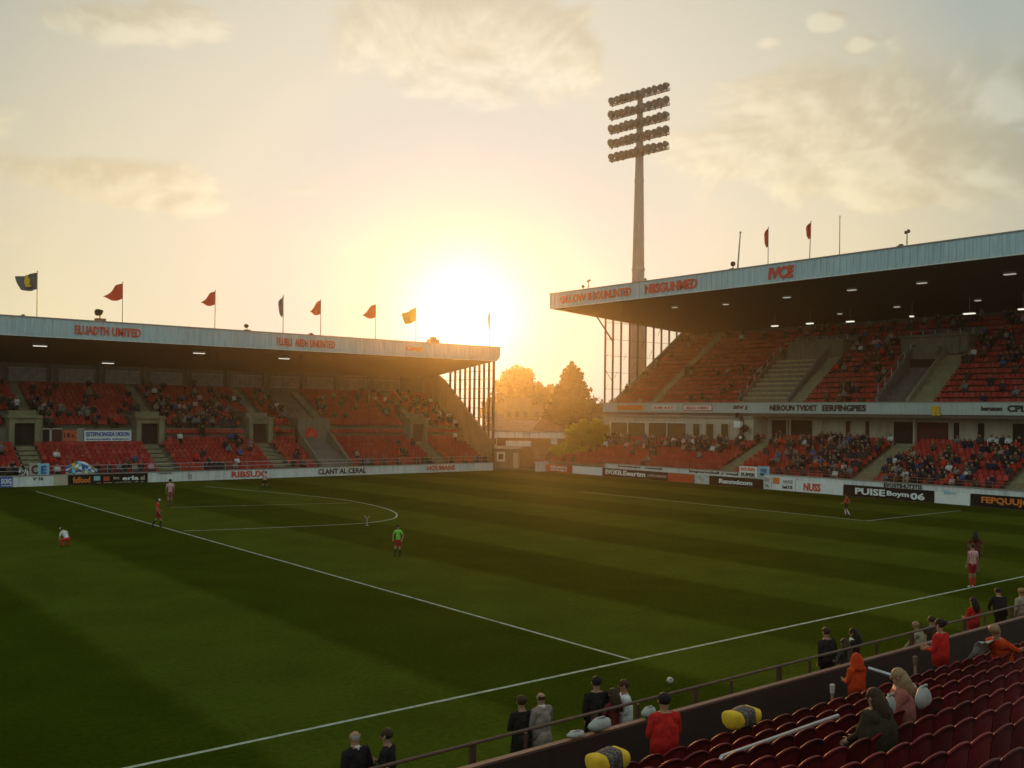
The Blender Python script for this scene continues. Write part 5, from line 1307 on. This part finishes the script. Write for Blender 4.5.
player('footballer in red shirt and black shorts before the big-lettered black board', 846.5, 516, 22, R(100), 'walk', 'red', 'black', hair=HAIRD, sock='white')
player('footballer in pink and red striped shirt standing on the near touchline', 972.5, 588, 45, R(75), 'stand', 'striped', 'wine', hair=HAIRB, sock='red', shoe='white', bulk=1.08)
player('dark-haired footballer hidden behind the striped-shirt player', 975, 575, 44, R(30), 'stand', 'maroon', 'black', hair=HAIRD, hair_style='long', skin=SKIND)

# ---------------------------------------------------------------- far spectators: the nearest one by one, the rest as a mass
CW = {'navy': 'navy', 'black': 'black', 'charcoal': 'charcoal', 'grey': 'grey', 'white': 'white', 'red': 'red', 'brown': 'brown', 'blue': 'blue', 'beige': 'beige', 'pink': 'pink'}
CKEYS = list(CW); CWT = [6, 7, 6, 2, 1.1, 1.3, 2.5, .8, .7, .6]
VAR = {}
for pose in ('sit', 'slump', 'front'):
    for c in CKEYS:
        me, _, _ = body_mesh('spectator', pose, dict(top=CL[CW[c]], bottom=CL[random.choice(['black', 'denim', 'charcoal'])], skin=SKIN, hair=random.choice([HAIRD, HAIRB, HAIRB, HAIRG, HAIRL]), shoe=CL['black']), 1.72, 1.08, False, .25)
        VAR[(pose, c)] = me
def occ(P, blk, k):                                     # how full a spot is
    x, y = P[0], P[1]
    n = mnoise.noise(Vector((x*.13, y*.13, 3.7)))*.5 + .5; n2 = mnoise.noise(Vector((x*.5, y*.5, 9.1)))*.5 + .5
    w = .62*n + .38*n2
    r = random.random()
    d = max(0, min(1, (w - .36)/.26))
    if blk == 'lower': return r < (.70*d if y < 66 else (.75*d if k > 4 else .12*d))
    if blk == 'upper': return r < (.10*d if k < 6 else .55*d if k < 13 else .35*d)
    if blk == 'long lower': return r < (.55*d if k == 0 else .08*d)
    if x > 40: return r < (.62*d if k < 9 else .30*d)
    return r < (.55*d if k < 6 else .22*d)
random.seed(21)
people_spots = []
for x, y, z, blk, k in FREE:
    if occ((x, y), blk, k) and random.random() < .93: people_spots.append((x, y, z, blk, k))
dist = lambda q: (Vector(q[:3]) - EYE).length
vis = [q for q in people_spots if -5 < pix(q[:3])[0] < 1029]
vis.sort(key=dist)
near, far_ = vis[:255], vis[255:]
ZONE = {'lower': 'lower tier', 'upper': 'upper tier', 'long lower': 'long stand', 'long upper': 'long stand'}
stairs_y = [63.8, 48.6, 35.0]
for x, y, z, blk, k in near:
    c = random.choices(CKEYS, CWT)[0]; pose = random.choices(['sit', 'slump', 'front'], [6, 3, .5])[0]
    o = bpy.data.objects.new('person', VAR[(pose, c)]); COL.objects.link(o)
    o.location = (x - .02, y, z); o.rotation_euler = (0, 0, (R(90) if blk in ('lower', 'upper') else R(180)) + R(random.uniform(-14, 14)))
    s = random.uniform(.93, 1.06); o.scale = (s, s, s)
    j = min(range(3), key=lambda i: abs(stairs_y[i] - y)); nth = max(1, int(round((abs(y - stairs_y[j]) - 1.2)/.5)) + 1)
    side = 'box side' if y > stairs_y[j] else 'open side'
    st = ['loudspeaker stairs', 'middle stairs', 'farthest stairs'][j]
    verb = 'standing' if pose == 'front' else 'seated'
    tag(o, '%s in %s, %s row of %s, %s seat on %s of %s' % (verb, c, ordn(k + 1), ZONE[blk], ordn(nth), side, st), 'person', 'spectators in the two-tier stand behind the goal')
cm = MB(); cmats = []; cidx = {}
arr = {}
for key, me in VAR.items():
    ms = []
    for m_ in me.materials:
        if m_.name not in cidx: cidx[m_.name] = len(cmats); cmats.append(m_)
        ms.append(cidx[m_.name])
    arr[key] = ([tuple(v.co) for v in me.vertices], [tuple(p.vertices) for p in me.polygons], [ms[p.material_index] for p in me.polygons])
for x, y, z, blk, k in far_:
    c = random.choices(CKEYS, CWT)[0]; pose = random.choices(['sit', 'slump', 'front'], [6, 3, .6])[0]
    vs, fs, ms = arr[(pose, c)]; a = (R(90) if blk in ('lower', 'upper') else R(180)) + R(random.uniform(-14, 14)); ca, sa = math.cos(a), math.sin(a); s = random.uniform(.93, 1.06)
    o_ = len(cm.v); cm.v += [(x + s*(ca*p[0] - sa*p[1]), y + s*(sa*p[0] + ca*p[1]), z + s*p[2]) for p in vs]; cm.f += [tuple(o_ + i for i in f) for f in fs]; cm.m += ms
tag(cm.build('crowd', cmats), 'crowd of small spectators scattered through the farther red seats', 'crowd', kind='stuff')

# ================================================================ AIR, SKY, SUN, CAMERA
HAZE_D = 0.00042
b = MB(); b.box((gx - 173, gy - 173, -1.7), (gx + 173, gy + 173, topz + 4))
hz = b.build('haze', []); hm = bpy.data.materials.new('haze'); hm.use_nodes = True; nt = hm.node_tree
nt.nodes.remove(nt.nodes['Principled BSDF']); pv = nt.nodes.new('ShaderNodeVolumePrincipled')
pv.inputs['Color'].default_value = (.98, .80, .55, 1); pv.inputs['Density'].default_value = HAZE_D; pv.inputs['Anisotropy'].default_value = .88
nt.links.new(pv.outputs[0], nt.nodes['Material Output'].inputs['Volume']); hz.data.materials.append(hm); tag(hz, kind='stuff')
hz.display_type = 'WIRE'

SEL = R(5.6); SAZ = R(54.0)                              # sun height and compass angle (counter-clockwise from x)
SUND = Vector((math.cos(SEL)*math.cos(SAZ), math.cos(SEL)*math.sin(SAZ), math.sin(SEL)))
w = bpy.data.worlds.new('World'); SC.world = w; w.use_nodes = True; nt = w.node_tree; N = nt.nodes; L = nt.links
bg = N['Background']; w.cycles.sampling_method = 'MANUAL'; w.cycles.sample_map_resolution = 512
sky = N.new('ShaderNodeTexSky'); sky.sky_type = 'NISHITA'; sky.sun_disc = False; sky.sun_elevation = SEL; sky.sun_rotation = R(90) - SAZ
sky.air_density = 1.0; sky.dust_density = 4.0; sky.ozone_density = 1.5; sky.altitude = 50
tc = N.new('ShaderNodeTexCoord')
def vm(op, a, b_=None):
    n = N.new('ShaderNodeVectorMath'); n.operation = op
    for i, q in enumerate((a, b_)):
        if q is None: continue
        if hasattr(q, 'is_output'): L.new(q, n.inputs[i])
        else: n.inputs[i].default_value = q
    return n
def fm(op, *a, clamp=False):
    n = N.new('ShaderNodeMath'); n.operation = op; n.use_clamp = clamp
    for i, q in enumerate(a):
        if hasattr(q, 'is_output'): L.new(q, n.inputs[i])
        else: n.inputs[i].default_value = q
    return n.outputs[0]
dirv = vm('NORMALIZE', tc.outputs['Generated']).outputs[0]
dt = fm('MAXIMUM', vm('DOT_PRODUCT', dirv, tuple(SUND)).outputs['Value'], 0.0)
sep = N.new('ShaderNodeSeparateXYZ'); L.new(dirv, sep.inputs[0])
def scaled(col, f):
    n = N.new('ShaderNodeVectorMath'); n.operation = 'SCALE'; n.inputs[0].default_value = col; L.new(f, n.inputs['Scale']); return n.outputs[0]
def mixc(f, a, b_):
    n = N.new('ShaderNodeMix'); n.data_type = 'RGBA'; L.new(f, n.inputs[0])
    for i, q in ((6, a), (7, b_)):
        if hasattr(q, 'is_output'): L.new(q, n.inputs[i])
        else: n.inputs[i].default_value = q
    return n.outputs[2]
# thin high veil that pales the clear sky, brighter towards the sun
el = fm('MAXIMUM', sep.outputs['Z'], 0.0)
ang = fm('DIVIDE', fm('ARCCOSINE', fm('MINIMUM', vm('DOT_PRODUCT', dirv, tuple(SUND)).outputs['Value'], .99999)), math.pi)
def ramp(stops, fac):
    r_ = N.new('ShaderNodeValToRGB'); e = r_.color_ramp.elements
    while len(e) < len(stops): e.new(.5)
    for q, (p_, c_) in zip(e, stops): q.position = p_/180; q.color = tuple(c_) + (1,)
    L.new(fac, r_.inputs['Fac']); return r_.outputs['Color']
aur = ramp([(0, (.55, .58, .66)), (4, (.42, .47, .62)), (6, (.38, .47, .60)), (7.5, (.42, .56, .64)), (9.5, (.52, .60, .62)), (15, (.74, .70, .59)), (20, (.68, .64, .53)), (26, (.54, .53, .44)), (31, (.36, .42, .40)), (60, (.40, .47, .46)), (110, (.42, .53, .51)), (180, (.40, .50, .48))], ang)
hor = ramp([(0, (.55, .55, .55)), (4, (.44, .44, .50)), (6, (.36, .44, .48)), (10, (.46, .58, .55)), (15, (.72, .71, .52)), (22.5, (.98, .85, .49)), (35, (.75, .62, .40)), (60, (.50, .50, .42)), (180, (.38, .46, .44))], ang)
hw = fm('MULTIPLY', fm('POWER', fm('SUBTRACT', 1.0, el), 5.0), .9)
smo = mixc(hw, aur, hor)
smo10 = N.new('ShaderNodeVectorMath'); smo10.operation = 'SCALE'; L.new(smo, smo10.inputs[0]); smo10.inputs['Scale'].default_value = 10.4
base_ = mixc(fm('ADD', .96, 0.0), sky.outputs[0], smo10.outputs[0])
# clouds: soft banks standing at set bearings and heights in the sky, edges broken by noise
def dirat(u, v): d = ray(u, v).normalized(); return d
BANKS = ((430, 35, 150, 62), (560, 62, 70, 40, .8), (90, 178, 150, 30, .9), (200, 205, 60, 18, .7), (150, 25, 110, 30, .75), (800, 120, 130, 62), (880, 170, 120, 50, .8), (700, 150, 60, 55, .6), (826, 22, 26, 13, .85), (766, 44, 24, 13, .8), (856, 46, 20, 12, .8), (1012, 97, 34, 24, .85), (985, 175, 44, 16, .7), (300, 190, 90, 16, .5), (-200, 150, 200, 70))
def density(dv):
    nz = N.new('ShaderNodeTexNoise'); nz.inputs['Scale'].default_value = 6.0; nz.inputs['Detail'].default_value = 8; nz.inputs['Roughness'].default_value = .6; nz.inputs['Distortion'].default_value = .3
    mpn = N.new('ShaderNodeMapping'); mpn.inputs['Scale'].default_value = (1, 1, 1.7); L.new(dv, mpn.inputs['Vector']); L.new(mpn.outputs[0], nz.inputs['Vector'])
    acc = None
    for u, v, wu, hv, *wg in BANKS:
        c = dirat(u, v); r = Vector((c.y, -c.x, 0)).normalized(); up_ = r.cross(c)
        df = vm('SUBTRACT', dv, tuple(c)).outputs[0]
        a = fm('DIVIDE', vm('DOT_PRODUCT', df, tuple(r)).outputs['Value'], wu/F); b_ = fm('DIVIDE', vm('DOT_PRODUCT', df, tuple(up_)).outputs['Value'], hv/F)
        q = fm('ADD', fm('MULTIPLY', a, a), fm('MULTIPLY', b_, b_))
        bk_ = fm('MULTIPLY', fm('POWER', 2.718, fm('MULTIPLY', q, -1.0)), wg[0] if wg else 1.0)
        acc = bk_ if acc is None else fm('MAXIMUM', acc, bk_)
    return fm('ADD', acc, fm('MULTIPLY', fm('SUBTRACT', nz.outputs['Fac'], .5), 1.9))
dens = density(dirv)
toward = vm('NORMALIZE', vm('ADD', dirv, tuple(SUND*.045)).outputs[0]).outputs[0]
dens2 = density(toward)
mr = N.new('ShaderNodeMapRange'); mr.interpolation_type = 'SMOOTHSTEP'; mr.inputs[1].default_value = .34; mr.inputs[2].default_value = .60; L.new(dens, mr.inputs[0])
edge = N.new('ShaderNodeMapRange'); edge.interpolation_type = 'SMOOTHSTEP'; edge.inputs[1].default_value = .30; edge.inputs[2].default_value = -.22; L.new(fm('SUBTRACT', dens, dens2), edge.inputs[0])
def tint(col, k):
    n = N.new('ShaderNodeVectorMath'); n.operation = 'MULTIPLY'; L.new(base_, n.inputs[0]); n.inputs[1].default_value = tuple(c*k for c in col); return n.outputs[0]
cloudc = mixc(edge.outputs[0], tint((1.0, .97, .91), 1.24), tint((1.0, .94, .83), .91))
cov = fm('MULTIPLY', mr.outputs[0], .9)
withc = mixc(cov, base_, cloudc)
glow = vm('ADD', scaled((10., 9.5, 8.0), fm('POWER', dt, 900.0)), scaled((.2, .2, .2), fm('POWER', dt, 160.0))).outputs[0]
tot = vm('ADD', withc, glow).outputs[0]
L.new(tot, bg.inputs['Color']); bg.inputs['Strength'].default_value = .10
sl = bpy.data.lights.new('sun', 'SUN'); sl.energy = 2.3; sl.angle = R(2.5); sl.color = (1.0, .50, .13)
so = bpy.data.objects.new('sun', sl); COL.objects.link(so); so.rotation_euler = (-SUND).to_track_quat('-Z', 'Y').to_euler(); so.location = (90, 120, 60)

cam = bpy.data.cameras.new('camera'); co = bpy.data.objects.new('camera', cam); COL.objects.link(co); SC.camera = co
cam.sensor_width = 36; cam.lens = F*36/1024; cam.clip_end = 5000; cam.clip_start = .1
cam.shift_y = (Y0 - 384)/1024
upv = Vector((0, 0, 1)); ca, sa = math.cos(ROLL), math.sin(ROLL)
xr = RV*ca + upv*sa; yu = upv*ca - RV*sa
co.matrix_world = Matrix(((xr.x, yu.x, -DV.x, 0), (xr.y, yu.y, -DV.y, 0), (xr.z, yu.z, -DV.z, 7.0), (0, 0, 0, 1)))
vs = SC.view_settings; SC.display_settings.display_device = 'sRGB'; vs.view_transform = 'Standard'; vs.look = 'None'; vs.exposure = 0; vs.gamma = 1; vs.use_curve_mapping = False
SC.render.engine = 'CYCLES'; cy = SC.cycles
cy.max_bounces = 6; cy.diffuse_bounces = 3; cy.glossy_bounces = 2; cy.transmission_bounces = 3; cy.volume_bounces = 0; cy.transparent_max_bounces = 8
cy.use_denoising = True; cy.sample_clamp_indirect = 6; cy.caustics_reflective = False; cy.caustics_refractive = False
try: cy.denoiser = 'OPENIMAGEDENOISE'
except Exception: pass
